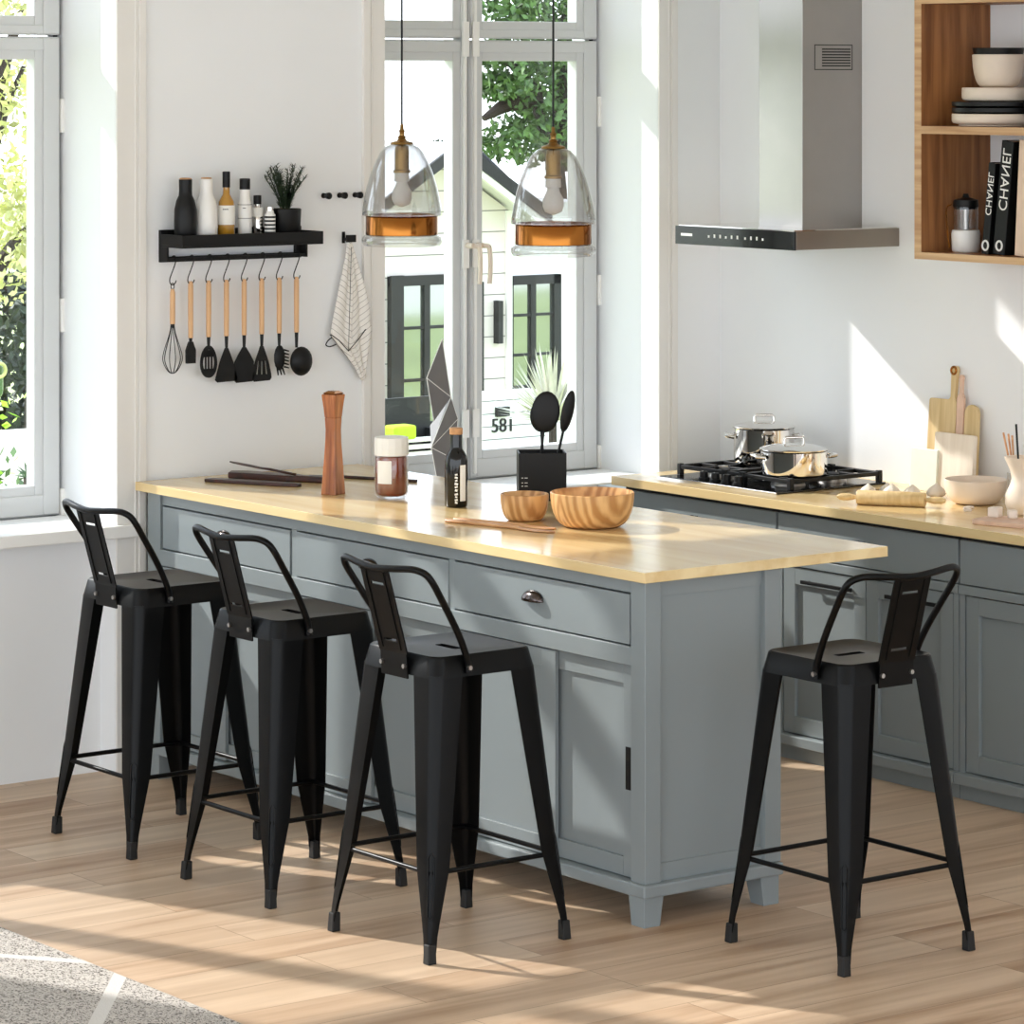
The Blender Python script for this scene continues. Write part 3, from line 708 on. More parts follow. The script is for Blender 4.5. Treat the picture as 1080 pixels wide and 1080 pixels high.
def spoonlike(w, h, slots=False, flat=False, l=.035):
    def f(x, y, z):
        m = neck(x, y, z, l)
        zc = z-l-h/2+.008
        if slots:
            # ring plus bars: open slots
            n = 28; ro = [(w/2*math.cos(2*PI*k/n)*(1-.12*math.sin(2*PI*k/n)), h/2*math.sin(2*PI*k/n)) for k in range(n)]
            ri = [(p*.72, q*.74) for p, q in ro]
            vs = [(x+p, y-.003, zc+q) for p, q in ro]+[(x+p, y-.003, zc+q) for p, q in ri]+[(x+p, y+.003, zc+q) for p, q in ro]+[(x+p, y+.003, zc+q) for p, q in ri]
            fs = []
            for k in range(n):
                j = (k+1) % n
                fs += [(k, j, n+j, n+k), (2*n+j, 2*n+k, 3*n+k, 3*n+j), (k, 2*n+k, 2*n+j, j), (n+k, n+j, 3*n+j, 3*n+k)]
            m.add(vs, fs)
            for u in (-.30, 0, .30): m.box((x+u*w*.62-.0022, y-.0028, zc-h*.30*(1-.3*abs(u))), (x+u*w*.62+.0022, y+.0028, zc+h*.36*(1-.4*abs(u))))
            m.box((x-w*.3, y-.0028, zc-h*.40), (x+w*.3, y+.0028, zc-h*.22)).box((x-w*.3, y-.0028, zc+h*.14), (x+w*.3, y+.0028, zc+h*.36))
        else:
            m.ball((x, y-.004, zc), 1, 20, (w/2, .012, h/2))
        return [('head', m, 'black')]
    return f
def turner(w0, w1, h, slots=0, l=.045):
    def f(x, y, z):
        m = neck(x, y, z, l); zt = z-l+.006
        P = [(-.006, zt), (-w0/2*.6, zt-h*.2), (-w0/2, zt-h*.42), (-w1/2, zt-h*.93), (-w1/2+.008, zt-h), (w1/2-.006, zt-h*.98), (w1/2, zt-h*.91), (w0/2, zt-h*.42), (w0/2*.6, zt-h*.2), (.006, zt)]
        if not slots:
            plate_poly(m, [(p, q) for p, q in P], (x, y+.002, 0))
        else:
            top = [(p, q) for p, q in P if q > zt-h*.45]
            plate_poly(m, [(-.006, zt), (-w0/2*.6, zt-h*.2), (-w0/2, zt-h*.42), (w0/2, zt-h*.42), (w0/2*.6, zt-h*.2), (.006, zt)], (x, y+.002, 0))
            plate_poly(m, [(-w1/2*.98, zt-h*.80), (-w1/2, zt-h*.93), (-w1/2+.008, zt-h), (w1/2-.006, zt-h*.98), (w1/2, zt-h*.91), (w1/2*.97, zt-h*.80)], (x, y+.002, 0))
            e = [-.5, -.30, -.22, -.04, .04, .22, .30, .5]
            for k in range(0, 8, 2): plate_poly(m, [(e[k]*w1*.98, zt-h*.81), (e[k+1]*w1*.98, zt-h*.81), (e[k+1]*w0, zt-h*.41), (e[k]*w0, zt-h*.41)], (x, y+.002, 0))
        return [('head', m, 'black')]
    return f
def whisk(x, y, z):
    m = MB(); z += .0
    for k in range(5):
        a = PI*k/5+.2; c, s = math.cos(a), math.sin(a)
        P = [(x+c*u, y+s*u*.75, z+w) for u, w in ((-.004, .01), (-.010, -.03), (-.030, -.09), (-.032, -.12), (-.016, -.15), (0, -.158), (.016, -.15), (.032, -.12), (.030, -.09), (.010, -.03), (.004, .01))]
        m.tube(smooth_path(P, 3), .0014, 5)
    m.tube([(x, y, z+.004), (x, y, z-.012)], .007, 10)
    return [('wire_loops', m, 'black')]
w_ = utensil(0, 'whisk', 'black wire balloon whisk with short wooden handle, leftmost under the shelf', whisk, .108, 1.543)
MB().tube([(HX[0]-.010+.006*math.cos(a), HY-.006, 1.556+.010*math.sin(a)) for a in [2*PI*k/14 for k in range(14)]], .0015, 6, closed=True).build('hanging_ring', 'black', w_, (HX[0]-.010, HY-.006, 1.543), smooth=60)
def brush(x, y, z):
    m = neck(x, y, z, .02)
    m.loft([[Vector((x+p*a, y+q*.006, zz)) for p, q in ((-1, -1), (1, -1), (1, 1), (-1, 1))] for a, zz in ((.006, z-.012), (.017, z-.04), (.016, z-.082))])
    return [('brush_head', m, 'black')]
utensil(1, 'pastry_brush', 'small black silicone brush with wooden handle hanging next to the whisk', brush)
utensil(2, 'slotted_spoon', 'black oval spoon with three slots hanging third from the left', spoonlike(.062, .105, True))
utensil(3, 'turner', 'black turner with a wide solid foot hanging fourth from the left', turner(.052, .086, .11))
utensil(4, 'turner', 'black solid turner with rounded shoulders hanging fifth from the left', turner(.074, .076, .115))
utensil(5, 'slotted_turner', 'black turner with four slots hanging sixth from the left', turner(.050, .074, .115, 1))
def pasta(x, y, z):
    m = neck(x, y, z, .04); zc = z-.08
    m.ball((x, y-.002, zc), 1, 14, (.022, .008, .042))
    for k in range(6):
        zz = zc+.025-k*.011; m.tube([(x+.016, y-.004, zz), (x+.028, y-.016, zz-.004)], [.0035, .0022], 6)
    for k in (-1, 0, 1): m.tube([(x+k*.010, y-.004, zc-.034), (x+k*.013, y-.014, zc-.056)], [.0035, .0022], 6)
    return [('head', m, 'black')]
utensil(6, 'pasta_fork', 'black pronged pasta fork with wooden handle beside the ladle', pasta)
def ladle(x, y, z):
    m = neck(x, y, z, .05); zc = z-.095
    P = [(.040, .0), (.038, -.012), (.030, -.024), (.016, -.032), (.002, -.034)]
    m.ball((x+.012, y-.010, zc), 1, 22, (.042, .022, .048))
    return [('ladle_bowl', m, 'black')]
utensil(7, 'ladle', 'black round ladle with wooden handle, rightmost under the shelf', ladle)

# peg hooks
for i, (x, l) in enumerate(((6.492, 'leftmost of the three above the towel'), (6.556, 'middle of the three above the towel'), (6.618, 'rightmost of the three, beside the window casing'))):
    o = (x, YB, 1.832)
    tag(MB().tube([(x, YB, 1.832), (x, YB-.020, 1.832), (x, YB-.022, 1.832), (x, YB-.036, 1.832), (x, YB-.040, 1.832)], [.0055, .0055, .010, .0115, .007], 14).tube([(x, YB, 1.832), (x, YB-.004, 1.832)], .009, 14).build('peg_hook', 'black', None, o, smooth=40),
        'small black wall peg, '+l, 'wall hook', 'black pegs on the wall')
hko = (6.578, YB, 1.690)
th = MB().box((6.566, YB-.006, 1.672), (6.576, YB, 1.710)).box((6.566, YB-.030, 1.680), (6.576, YB, 1.690)).box((6.562, YB-.036, 1.676), (6.600, YB-.028, 1.700))
tag(th.build('towel_hook', 'black', None, hko, bevel=.001), 'flat black wall hook holding the striped tea towel', 'wall hook')

# tea towel
def towel():
    o = (6.58, YB-.02, 1.44)
    m, nt, b = newmat('towel_linen'); setb(b, .9, spec=.1)
    N = nt.nodes.new; L = nt.links.new
    tc = N('ShaderNodeTexCoord'); sx = N('ShaderNodeSeparateXYZ'); L(tc.outputs['Object'], sx.inputs[0])
    ab = N('ShaderNodeMath'); ab.operation = 'ABSOLUTE'; L(sx.outputs[0], ab.inputs[0])
    ad = N('ShaderNodeMath'); ad.operation = 'MULTIPLY_ADD'; ad.inputs[1].default_value = -.75; L(ab.outputs[0], ad.inputs[0]); L(sx.outputs[2], ad.inputs[2])
    md = N('ShaderNodeMath'); md.operation = 'FLOORED_MODULO'; md.inputs[1].default_value = .021; L(ad.outputs[0], md.inputs[0])
    lt = N('ShaderNodeMath'); lt.operation = 'LESS_THAN'; lt.inputs[1].default_value = .0022; L(md.outputs[0], lt.inputs[0])
    mm = N('ShaderNodeMix'); mm.data_type = 'RGBA'; L(lt.outputs[0], mm.inputs[0]); mm.inputs[6].default_value = rgba((236, 232, 226)); mm.inputs[7].default_value = rgba((176, 170, 164)); L(mm.outputs[2], b.inputs['Base Color'])
    t = thing('tea_towel', 'white striped tea towel with dark hem hanging from the wall hook by the window', 'towel', o)
    lx = [(1.682, 6.575), (1.62, 6.562), (1.52, 6.535), (1.43, 6.513), (1.372, 6.502), (1.34, 6.53), (1.305, 6.562), (1.26, 6.60), (1.215, 6.628)]
    rx = [(1.682, 6.583), (1.62, 6.604), (1.52, 6.638), (1.455, 6.656), (1.415, 6.655), (1.385, 6.664), (1.34, 6.655), (1.26, 6.642), (1.215, 6.634)]
    def at(tab, z):
        for (z0, x0), (z1, x1) in zip(tab, tab[1:]):
            if z1 <= z <= z0: return x0+(x1-x0)*(z0-z)/(z0-z1)
        return tab[-1][1]
    nz, nx = 46, 24; vs = []; fs = []
    for i in range(nz+1):
        z = 1.682-(1.682-1.215)*i/nz; a, b_ = at(lx, z), at(rx, z); k = min(1, i/12)
        for j in range(nx+1):
            u = j/nx; x = a+(b_-a)*u
            y = YB-.022-.012*abs(math.sin(u*PI*2.5+.4))*(.4+.6*k)-(.006 if .42 < u < .5 else 0)
            vs.append((x, y, z))
    for i in range(nz):
        for j in range(nx):
            q = i*(nx+1)+j; fs.append((q, q+1, q+nx+2, q+nx+1))
    c = MB().add(vs, fs).build('cloth', m, t, o, smooth=60)
    sd = c.modifiers.new('s', 'SOLIDIFY'); sd.thickness = .003
    P = [(x-.001, YB-.026, z) for z, x in lx[4:]]
    P2 = [(6.634, YB-.028, 1.215), (6.642, YB-.028, 1.26), (6.66, YB-.028, 1.375), (6.655, YB-.028, 1.42), (6.640, YB-.028, 1.52), (6.61, YB-.028, 1.61)]
    P3 = [(6.502, YB-.03, 1.372), (6.530, YB-.036, 1.352), (6.566, YB-.04, 1.315), (6.61, YB-.038, 1.355), (6.658, YB-.030, 1.40)]
    P4 = [(6.580, YB-.036, 1.66), (6.572, YB-.04, 1.5), (6.566, YB-.04, 1.318)]
    MB().tube(P, .0017, 6).tube(P2, .0014, 6).tube(P3, .0017, 6).tube(P4, .0009, 6).build('hem', 'black', t, o, label='dark stitched hem')
    MB().tube(smooth_path([(6.508, YB-.028, 1.362), (6.492, YB-.028, 1.352), (6.484, YB-.028, 1.338), (6.500, YB-.028, 1.332), (6.524, YB-.028, 1.338)]), .002, 6).build('hanging_loop', 'black', t, o)
towel()

# ---------------------------------------------------------------- things on the island
ZI = .935
# pepper mill
mo = (6.075, 8.975, ZI)
ml = thing('pepper_mill', 'tall waisted square wooden pepper mill with coppery sheen on the island', 'pepper mill', mo)
def sqring(h, z, rot=.35): return [Vector((mo[0]+h*math.sqrt(2)*math.cos(rot+PI/4+k*PI/2), mo[1]+h*math.sqrt(2)*math.sin(rot+PI/4+k*PI/2), mo[2]+z)) for k in range(4)]
MB().loft([sqring(h, z) for h, z in ((.0275, 0), (.0268, .01), (.0225, .09), (.0185, .16), (.0178, .20), (.0195, .238))]).build('mill_body', 'mill', ml, mo, bevel=.002)
MB().loft([sqring(h, z) for h, z in ((.0197, .238), (.0225, .270), (.0265, .305), (.0255, .310))]).build('mill_head', 'mill', ml, mo, bevel=.002)
MB().loft([sqring(h, z) for h, z in ((.0205, .310), (.024, .313), (.012, .320))]).build('mill_cap', 'brass', ml, mo, bevel=.001)
# jar
jo = (6.165, 8.79, ZI)
jr = thing('preserve_jar', 'wide glass jar of dark amber preserve with white paper top near the island rear', 'jar', jo)
MB().lathe([(.040, 0), (.050, .008), (.053, .02), (.053, .128), (.047, .140), (.045, .140), (.050, .127), (.050, .02), (.040, .006)], jo, 32, closed=True).build('jar_glass', 'cglass', jr, jo, smooth=50)
MB().lathe([(.036, .007), (.046, .012), (.0495, .022), (.0495, .126), (.040, .132)], jo, 32).build('preserve', 'amber', jr, jo, smooth=50)
MB().lathe([(.0535, .132), (.054, .150), (.053, .178), (.0525, .186), (.045, .188)], jo, 16).build('paper_top', 'paper', jr, jo, smooth=20)
lb = MB(); n = 10
vs = []; fs = []
for k in range(n+1):
    a = PI*1.02+k*.09; 
    for z in (.048, .118): vs.append((jo[0]+.0538*math.cos(a), jo[1]+.0538*math.sin(a), ZI+z))
for k in range(n): fs.append((2*k, 2*k+2, 2*k+3, 2*k+1))
lb.add(vs, fs).build('label', 'paper', jr, jo, smooth=50)
# bottle with white panel
bt = bottle(6.192, 8.49, [(.030, 0), (.0345, .004), (.0345, .138), (.0325, .152), (.026, .165), (.0195, .174), (.0185, .182), (.0185, .222)], 'gloss', 'black glass bottle with cork stopper and white upright printing on the island', [(.0188, .218), (.0198, .219), (.0198, .236), (.018, .2375)], 'cork', name='oil_bottle', z=ZI, seg=32, group='island tableware')
bt['group'] = ''; del bt['group']
a = -PI/2-.62
vs = []; fs = []
for k in range(7):
    b_ = a+.34+k*.1
    for z in (.02, .128): vs.append((.0349*math.cos(b_), .0349*math.sin(b_), z))
for k in range(6): fs.append((2*k, 2*k+2, 2*k+3, 2*k+1))
MB().add(vs, fs).build('white_panel', 'paper', bt)  # plain white strip along one side of the bottle
k = MB()
for q, (zz, hh, ww) in enumerate(((.016, .005, .008), (.024, .006, .009), (.033, .005, .007), (.041, .006, .010), (.053, .007, .008), (.063, .005, .009), (.072, .007, .010), (.082, .005, .007), (.091, .006, .009), (.100, .005, .008))):
    k.obox(Matrix.Translation((.0346*math.cos(a), .0346*math.sin(a), zz)) @ Matrix.Rotation(a+PI/2, 4, 'Z') @ Matrix.Rotation(.25*(-1)**q, 4, 'Y'), ww, .0012, hh)
k.build('printed_marks', 'paper', bt)
# bowls
def bowl(name, x, y, z, R, h, foot, mat, label, th=.006, cat='bowl', group=None):
    o = (x, y, z)
    out = [(foot, 0), (foot+.004, .001)]+[(foot+(R-foot)*math.sin(PI/2*u)**.75, h*(1-math.cos(PI/2*u))**1.0) for u in (.15, .3, .45, .6, .75, .9, 1)]
    inn = [(max(r-th, .003), max(zz, 0)+th*.8) for r, zz in out[::-1][1:]]+[(.002, th)]
    b = MB().lathe(out+[(R-th*.5, h+.002)]+inn, o, 48).build(name, mat, None, o, smooth=50)
    return tag(b, label, cat, group)
bowl('salad_bowl', 6.235, 7.885, ZI, .121, .098, .062, 'bowlwood', 'large grained wooden bowl, the right one of two near the island corner')
bowl('small_bowl', 6.165, 8.115, ZI, .071, .076, .038, 'bowlwood', 'small grained wooden bowl standing left of the large wooden one')
# salad servers
def server(x0, y0, x1, y1, z, label, mat='server', w=.022, thin=.0055, bw=.34, name='salad_server', grp=None, cat='utensil', dz=0):
    o = (x0, y0, z); d = Vector((x1-x0, y1-y0, dz)); L_ = d.length; d.normalize(); s = Vector((-d.y, d.x, 0)).normalized(); up = s.cross(d)*-1
    if up.z < 0: up = -up
    rings = []
    for u, ww in ((0, .3), (.03, .5), (.3, .32), (1-bw, .34), (1-bw*.75, .8), (1-bw*.4, 1), (1-bw*.12, .8), (1, .25)):
        c = Vector((x0, y0, z))+d*L_*u
        k = 1 if u < 1-bw*.9 else .55
        rings.append([c+s*w*ww*math.cos(a)+up*(thin*k*(1+math.sin(a))) for a in (2*PI*j/10 for j in range(10))])
    return tag(MB().loft(rings).build(name, mat, None, o, smooth=50), label, cat, grp)
server(5.955, 8.215, 6.055, 7.83, ZI, 'pale wooden salad server lying in front of the bowls, nearer the island edge')
server(5.992, 8.225, 6.100, 7.885, ZI, 'pale wooden salad server lying closer to the bowls, behind its twin')
# dark walnut implements
db = MB().prism([(-.014, 0), (.014, 0), (.024, .06), (.026, .30), (.018, .34), (-.018, .34), (-.026, .30), (-.024, .06)], .010, Matrix.Translation((6.10, 9.20, ZI)) @ Matrix.Rotation(.47, 4, 'Z')).build('serving_board', 'walnut', None, (6.10, 9.20, ZI), bevel=.003)
tag(db, 'narrow dark walnut board lying flat nearest the front edge beside the mill', 'board')
k1 = MB().prism([(-.012, 0), (.012, 0), (.022, .10), (.040, .14), (.045, .33), (.02, .38), (-.03, .36), (-.035, .14), (-.018, .10)], .020, Matrix.Translation((6.225, 9.22, ZI)) @ Matrix.Rotation(.45, 4, 'Z')).build('serving_board', 'walnut', None, (6.225, 9.22, ZI), bevel=.005)
tag(k1, 'thick dark walnut paddle board lying behind the narrow one, spatula resting on it', 'board')
server(6.155, 9.31, 6.06, 9.545, ZI+.021, 'dark reddish wooden spatula resting tilted on the thick walnut paddle', 'walnut', .019, .004, .62, 'wooden_spatula', dz=.028)
server(6.46, 9.07, 6.285, 9.42, ZI, 'dark long-handled wooden spoon lying behind the pepper mill, handle towards the jar', 'walnut', .020, .005, .25, 'wooden_spoon')

# utensil box
uo = (6.515, 8.49, ZI); ub = thing('utensil_holder', 'square black utensil box with black spoons, beside the wooden bowls', 'utensil holder', uo, math.radians(52.98-90)+.06)
w = .073
MB().box((-w, -w*.8, 0), (w, w*.8, .006)).box((-w, -w*.8, .006), (w, -w*.8+.005, .146)).box((-w, w*.8-.005, .006), (w, w*.8, .146)).box((-w, -w*.8+.005, .006), (-w+.005, w*.8-.005, .146)).box((w-.005, -w*.8+.005, .006), (w, w*.8-.005, .146)).build('box', 'black', ub, bevel=.002)
for zz in (.055, .045, .07): MB().box((-w+.008, -w*.8-.0006, zz), (-w+.014, -w*.8, zz+.002)).box((-w+.018, -w*.8-.0006, zz), (-w+.027, -w*.8, zz+.002)).build('printed_mark', 'paper', ub)
R_ = Vector((.7986, -.602, 0)); F_ = Vector((.602, .7986, 0))
def black_spoon(dx, dy, dz, hw, hh, label, lean, name='serving_spoon', rot=0):
    c = Vector((uo[0]+dx, uo[1]+dy, ZI+.008)); top = c+Vector(lean)
    t = thing(name, label, 'utensil', tuple(c), 0, 'black utensils in the utensil box')
    MB().tube([c, top], [.0045, .0042], 8).build('handle', 'black', t, tuple(c), smooth=50)
    d = (top-c).normalized()
    fy = (F_-d*F_.dot(d)).normalized(); fx = fy.cross(d)
    Mx = Matrix.Translation(top+d*hh*.85) @ Matrix((fx, fy, d)).transposed().to_4x4() @ Matrix.Rotation(rot, 4, 'Z')
    rings = []
    b = MB(); b.ball((0, 0, 0), 1, 20, (hw, .009, hh)); b.v = [tuple(Mx@Vector(v)) for v in b.v]
    b.build('spoon_head', 'black', t, tuple(c), smooth=60)
def L3(u, f, z): return tuple(R_*u+F_*f+Vector((0, 0, z)))
p = R_*-.0+F_*0
black_spoon(*(R_*-.015)[:2], 0, .044, .064, 'large black spoon with round head, tallest in the utensil box', L3(.022, .0, .204), rot=0)
black_spoon(*(R_*.012+F_*.02)[:2], 0, .034, .048, 'black spoon leaning a little left behind the large one in the box', L3(-.012, .015, .20), rot=.3)
black_spoon(*(R_*.022)[:2], 0, .021, .066, 'narrow black spatula leaning out to the right of the utensil box', L3(.046, .0, .205), 'spatula', rot=.5)

# ---------------------------------------------------------------- folded sculpture on window sill
go = (7.10, 9.80, .80)
def sp(px, pz, dy): return Vector((go[0]+(px-469)/292, go[1]+dy, .80+(505-pz)/300))
vs = [sp(465.5, 349, .0), sp(443, 388, -.015), sp(470, 409, -.03), sp(455, 434, .0), sp(466, 392, .05),
      sp(484, 433, -.005), sp(447.5, 460, -.02), sp(474, 474, -.035), sp(463, 440, .06),
      sp(461, 505, .0), sp(482, 505, -.02), sp(474, 505, .055)]
fs = [(0, 1, 2), (1, 3, 2), (0, 2, 4), (0, 4, 1), (1, 4, 3), (2, 3, 4),
      (2, 6, 5), (5, 6, 7), (2, 5, 8), (2, 8, 6), (5, 7, 8), (6, 8, 7), (6, 9, 7), (7, 9, 10), (6, 8, 11, 9), (7, 10, 11, 8), (9, 11, 10)]
sc = MB().add(vs, fs).build('folded_sculpture', 'grey_facet', None, go)
tag(sc, 'tall grey faceted zigzag sculpture standing on the window sill behind the bottle', 'sculpture')
ed = MB()
for a, b in ((0, 1), (1, 2), (0, 2), (1, 3), (2, 6), (2, 5), (5, 6), (5, 7), (6, 7), (6, 9)): ed.tube([vs[a], vs[b]], .0016, 5)
ed.build('pale_edge', 'trim', sc, go, label='pale fold edges').location = (0, 0, 0)

# ---------------------------------------------------------------- right worktop items
ZW = .845
def leanboard(name, label, y0, y1, z1, xb, th, mat, handle=None, tilt=.05, r=.01, grp='boards leaning on the right wall'):
    """board standing on the worktop leaning on the wall (xb = foot position)"""
    h = z1-ZW; w = y1-y0; o = (xb, (y0+y1)/2, ZW)
    poly = arc(w/2-r, h-r, r, 0, PI/2, 4)
    if handle: 
        hx, hw, hh = handle
        poly += arc(hx+hw+.014, h+.014, .014, -PI/2, -PI, 4)+arc(hx, h+hh-hw*1.35, hw*1.5, -.6, PI+.6, 12)+arc(hx-hw-.014, h+.014, .014, 0, -PI/2, 4)
    poly += arc(-w/2+r, h-r, r, PI/2, PI, 4)+[(-w/2, 0), (w/2, 0)]
    # local x of poly -> +Y world, y of poly -> up ; thickness along +X
    Mx = Matrix.Translation(o) @ Matrix.Rotation(tilt, 4, 'Y') @ Matrix(((0, 0, 1, 0), (1, 0, 0, 0), (0, 1, 0, 0), (0, 0, 0, 1)))
    b = MB().prism(poly, th, Mx).build(name, mat, None, o, bevel=.002)
    return tag(b, label, 'chopping board', grp), Mx, h
bd, Mx, h_ = leanboard('chopping_board', 'tall wooden chopping board with a round looped handle leaning on the right wall', 8.405, 8.535, 1.150, 8.172, .014, 'boardwood', (-.045, .010, .112), .07)
ringm = MB().tube([Mx@Vector((-.045+.012*math.cos(a), h_+.098+.012*math.sin(a), -.001)) for a in [2*PI*k/16 for k in range(16)]], .004, 8, closed=True)
rg_ = ringm.build('handle_hole_rim', 'brass', None, (8.172, 8.47, ZW), smooth=60); rg_.parent = bd; rg_.location = (0, 0, 0)
leanboard('chopping_board', 'pale whitewashed square chopping board leaning in front of the others', 8.27, 8.455, 1.045, 8.128, .016, 'paleboard', None, .07, .006)
leanboard('chopping_board', 'low pale green chopping board at the left of the leaning boards', 8.43, 8.555, .985, 8.12, .012, 'greenboard', None, .07, .004)
leanboard('chopping_board', 'narrow rounded wooden board peeping out right of the looped handle', 8.300, 8.365, 1.140, 8.176, .012, 'boardwood', None, .05, .03)
leanboard('chopping_board', 'slim pinkish board with a tapering handle behind the whitewashed board', 8.368, 8.400, 1.165, 8.174, .010, 'pink', (.0, .006, .07), .05, .008)
# rolling pin
ra0 = Vector((7.690, 8.345, ZW+.024)); rb0 = Vector((7.815, 8.160, ZW+.024)); dd = (rb0-ra0).normalized()
rp = thing('rolling_pin', 'short pale wooden rolling pin lying on the right worktop before the boards', 'rolling pin', tuple(ra0+(rb0-ra0)*.5-Vector((0, 0, .024))))
ro_ = tuple(rp.location)
MB().tube([ra0, ra0+dd*.003, rb0-dd*.003, rb0], [.022, .024, .024, .022], 24).build('roller', 'boardwood', rp, ro_, smooth=40)
for a, s in ((ra0, -1), (rb0, 1)):
    MB().tube([a, a+dd*s*.008, a+dd*s*.03, a+dd*s*.055, a+dd*s*.066], [.006, .007, .012, .011, .005], 14).build('handle', 'boardwood', rp, ro_, smooth=50)
# garlic bulbs
GB = [(7.87, 8.49, .025), (7.92, 8.43, .026), (7.97, 8.385, .025), (8.03, 8.335, .028), (7.965, 8.50, .022)]
GL = ['leftmost, by the rolling pin handle', 'second from the left behind the rolling pin', 'third from the left behind the rolling pin', 'largest, at the right end by the pale board', 'small, set back towards the hob']
for (x, y, r), l in zip(GB, GL):
    o = (x, y, ZW); rings = []
    n = 20
    for u, k in ((0, .5), (.15, .9), (.4, 1.08), (.75, 1.02), (1.05, .8), (1.3, .5), (1.5, .24), (1.65, .12)):
        rings.append([Vector((x+r*k*(1+.10*math.cos(6*a))*math.cos(a)+.002*u, y+r*k*(1+.10*math.cos(6*a))*math.sin(a), ZW+r*u)) for a in (2*PI*j/n for j in range(n))])
    tag(MB().loft(rings).build('garlic_bulb', 'garlic', None, o, smooth=60), 'pale garlic bulb, '+l, 'garlic', 'garlic on the right worktop')
bowl('stoneware_bowl', 8.015, 8.135, ZW, .102, .078, .045, 'cream', 'wide cream stoneware bowl in front of the leaning boards on the right worktop', .006)
# jug
go2 = (7.935, 7.835, ZW)
jg = thing('ceramic_jug', 'waisted cream ceramic jug holding black-stemmed utensils at the right edge', 'jug', go2)
pr = [(.044, 0), (.052, .006), (.062, .035), (.060, .065), (.046, .095), (.040, .115), (.046, .140), (.060, .172), (.064, .182), (.060, .182), (.042, .140), (.036, .115), (.055, .06), (.045, .008), (.002, .006)]
MB().lathe(pr, go2, 40).build('jug_body', 'cream', jg, go2, smooth=60)
for k, (a, h, l, dx, dy) in enumerate(((0, .285, 'tall black stirrer standing upright in the cream jug', -.012, .012), (0, .26, 'thin black stirrer leaning right in the cream jug', .016, -.045))):
    c = (go2[0]-.004+.004*k, go2[1]+.010-.012*k, ZW+.008)
    tag(MB().tube([c, (c[0]+dx, c[1]+dy, ZW+h)], [.003, .0034], 8).build('stirrer', 'black', None, c, smooth=50), l, 'utensil', 'black stirrers in the jug')
# glass with sticks
gl = (8.06, 7.995, ZW)
tm = MB().lathe([(.026, 0), (.029, .004), (.031, .11), (.029, .11), (.027, .008), (.002, .006)], gl, 28).build('glass_tumbler', 'cglass', None, gl, smooth=50)
tag(tm, 'clear tall tumbler holding wooden sticks behind the cream jug', 'glass')
for k, (dx, dy, l) in enumerate(((-.006, .068, 'wooden stick leaning farthest left in the tumbler'), (.004, .050, 'wooden stick leaning left, middle of the three in the tumbler'), (.0, .022, 'wooden stick standing nearly upright in the tumbler'))):
    c = (gl[0]-.004+.004*k, gl[1]-.012+.008*k, ZW+.007)
    tag(MB().tube([c, (c[0]+dx*1.0, c[1]+dy*.9, ZW+.235-.004*k)], [.0022, .0034], 8).build('wooden_stick', 'server', None, c, smooth=50), l, 'stick', 'wooden sticks in the tumbler')
# pink board with bread pieces
pb = MB().prism(rrect(.075, .12, .03), .014, Matrix.Translation((7.735, 7.68, ZW)) @ Matrix.Rotation(.25, 4, 'Z')).build('serving_board', 'pink', None, (7.735, 7.68, ZW), bevel=.003)
tag(pb, 'pinkish rounded serving board at the right edge of the worktop', 'board')
for (x, y, s, rz, l) in ((7.745, 7.775, .022, .4, 'long pale cube of bread at the left tip of the pinkish board'), (7.765, 7.72, .018, .9, 'pale cube of bread in the middle of the pinkish board'), (7.79, 7.655, .026, .2, 'large pale cube of bread at the picture edge on the pinkish board')):
    o = (x, y, ZW+.014)
    tag(MB().box((x-s, y-s*.8, o[2]), (x+s, y+s*.8, o[2]+s*1.4), rz).build('bread_cube', 'pinkcloth', None, o, bevel=.004), l, 'bread', 'pale cubes on the pinkish board')
for (x, y, rz, l) in ((7.895, 8.045, .3, 'small pale biscuit lying under the rim of the stoneware bowl'), (7.86, 8.015, .9, 'small pale biscuit lying between the bowl and the pinkish board')):
    tag(MB().prism(rrect(.018, .012, .005), .008, Matrix.Translation((x, y, ZW)) @ Matrix.Rotation(rz, 4, 'Z')).build('biscuit', 'pinkcloth', None, (x, y, ZW), bevel=.002), l, 'biscuit', 'small biscuits on the right worktop')

# ---------------------------------------------------------------- open shelf unit
ux0, uy1, uy0 = 7.906, 8.304, 7.30
uo_ = (ux0, uy0, 1.634)
un = thing('open_shelf', 'open wooden wall cupboard with books below and crockery above, top right', 'shelf', uo_)
MB().box((ux0, 8.274, 1.634), (XR, uy1, 2.80)).build('side_panel', 'shelfwood', un, uo_); MB().box((ux0, uy0, 1.634), (XR, uy0+.03, 2.80)).build('side_panel', 'shelfwood', un, uo_)
for z0, z1 in ((1.634, 1.657), (2.042, 2.067), (2.464, 2.489), (2.777, 2.80)):
    MB().box((ux0+.001, uy0+.03, z0), (XR, 8.274, z1)).build('shelf_board', 'shelfwood', un, uo_)
MB().box((ux0-.002, 8.273, 1.634), (ux0, uy1, 2.80)).box((ux0-.002, uy0, 1.634), (ux0, 8.273, 1.657)).box((ux0-.002, uy0, 2.042), (ux0, 8.273, 2.067)).box((ux0-.002, uy0, 2.464), (ux0, 8.273, 2.489)).build('front_edge', 'shelfedge', un, uo_, label='pale rough-sawn front edging')
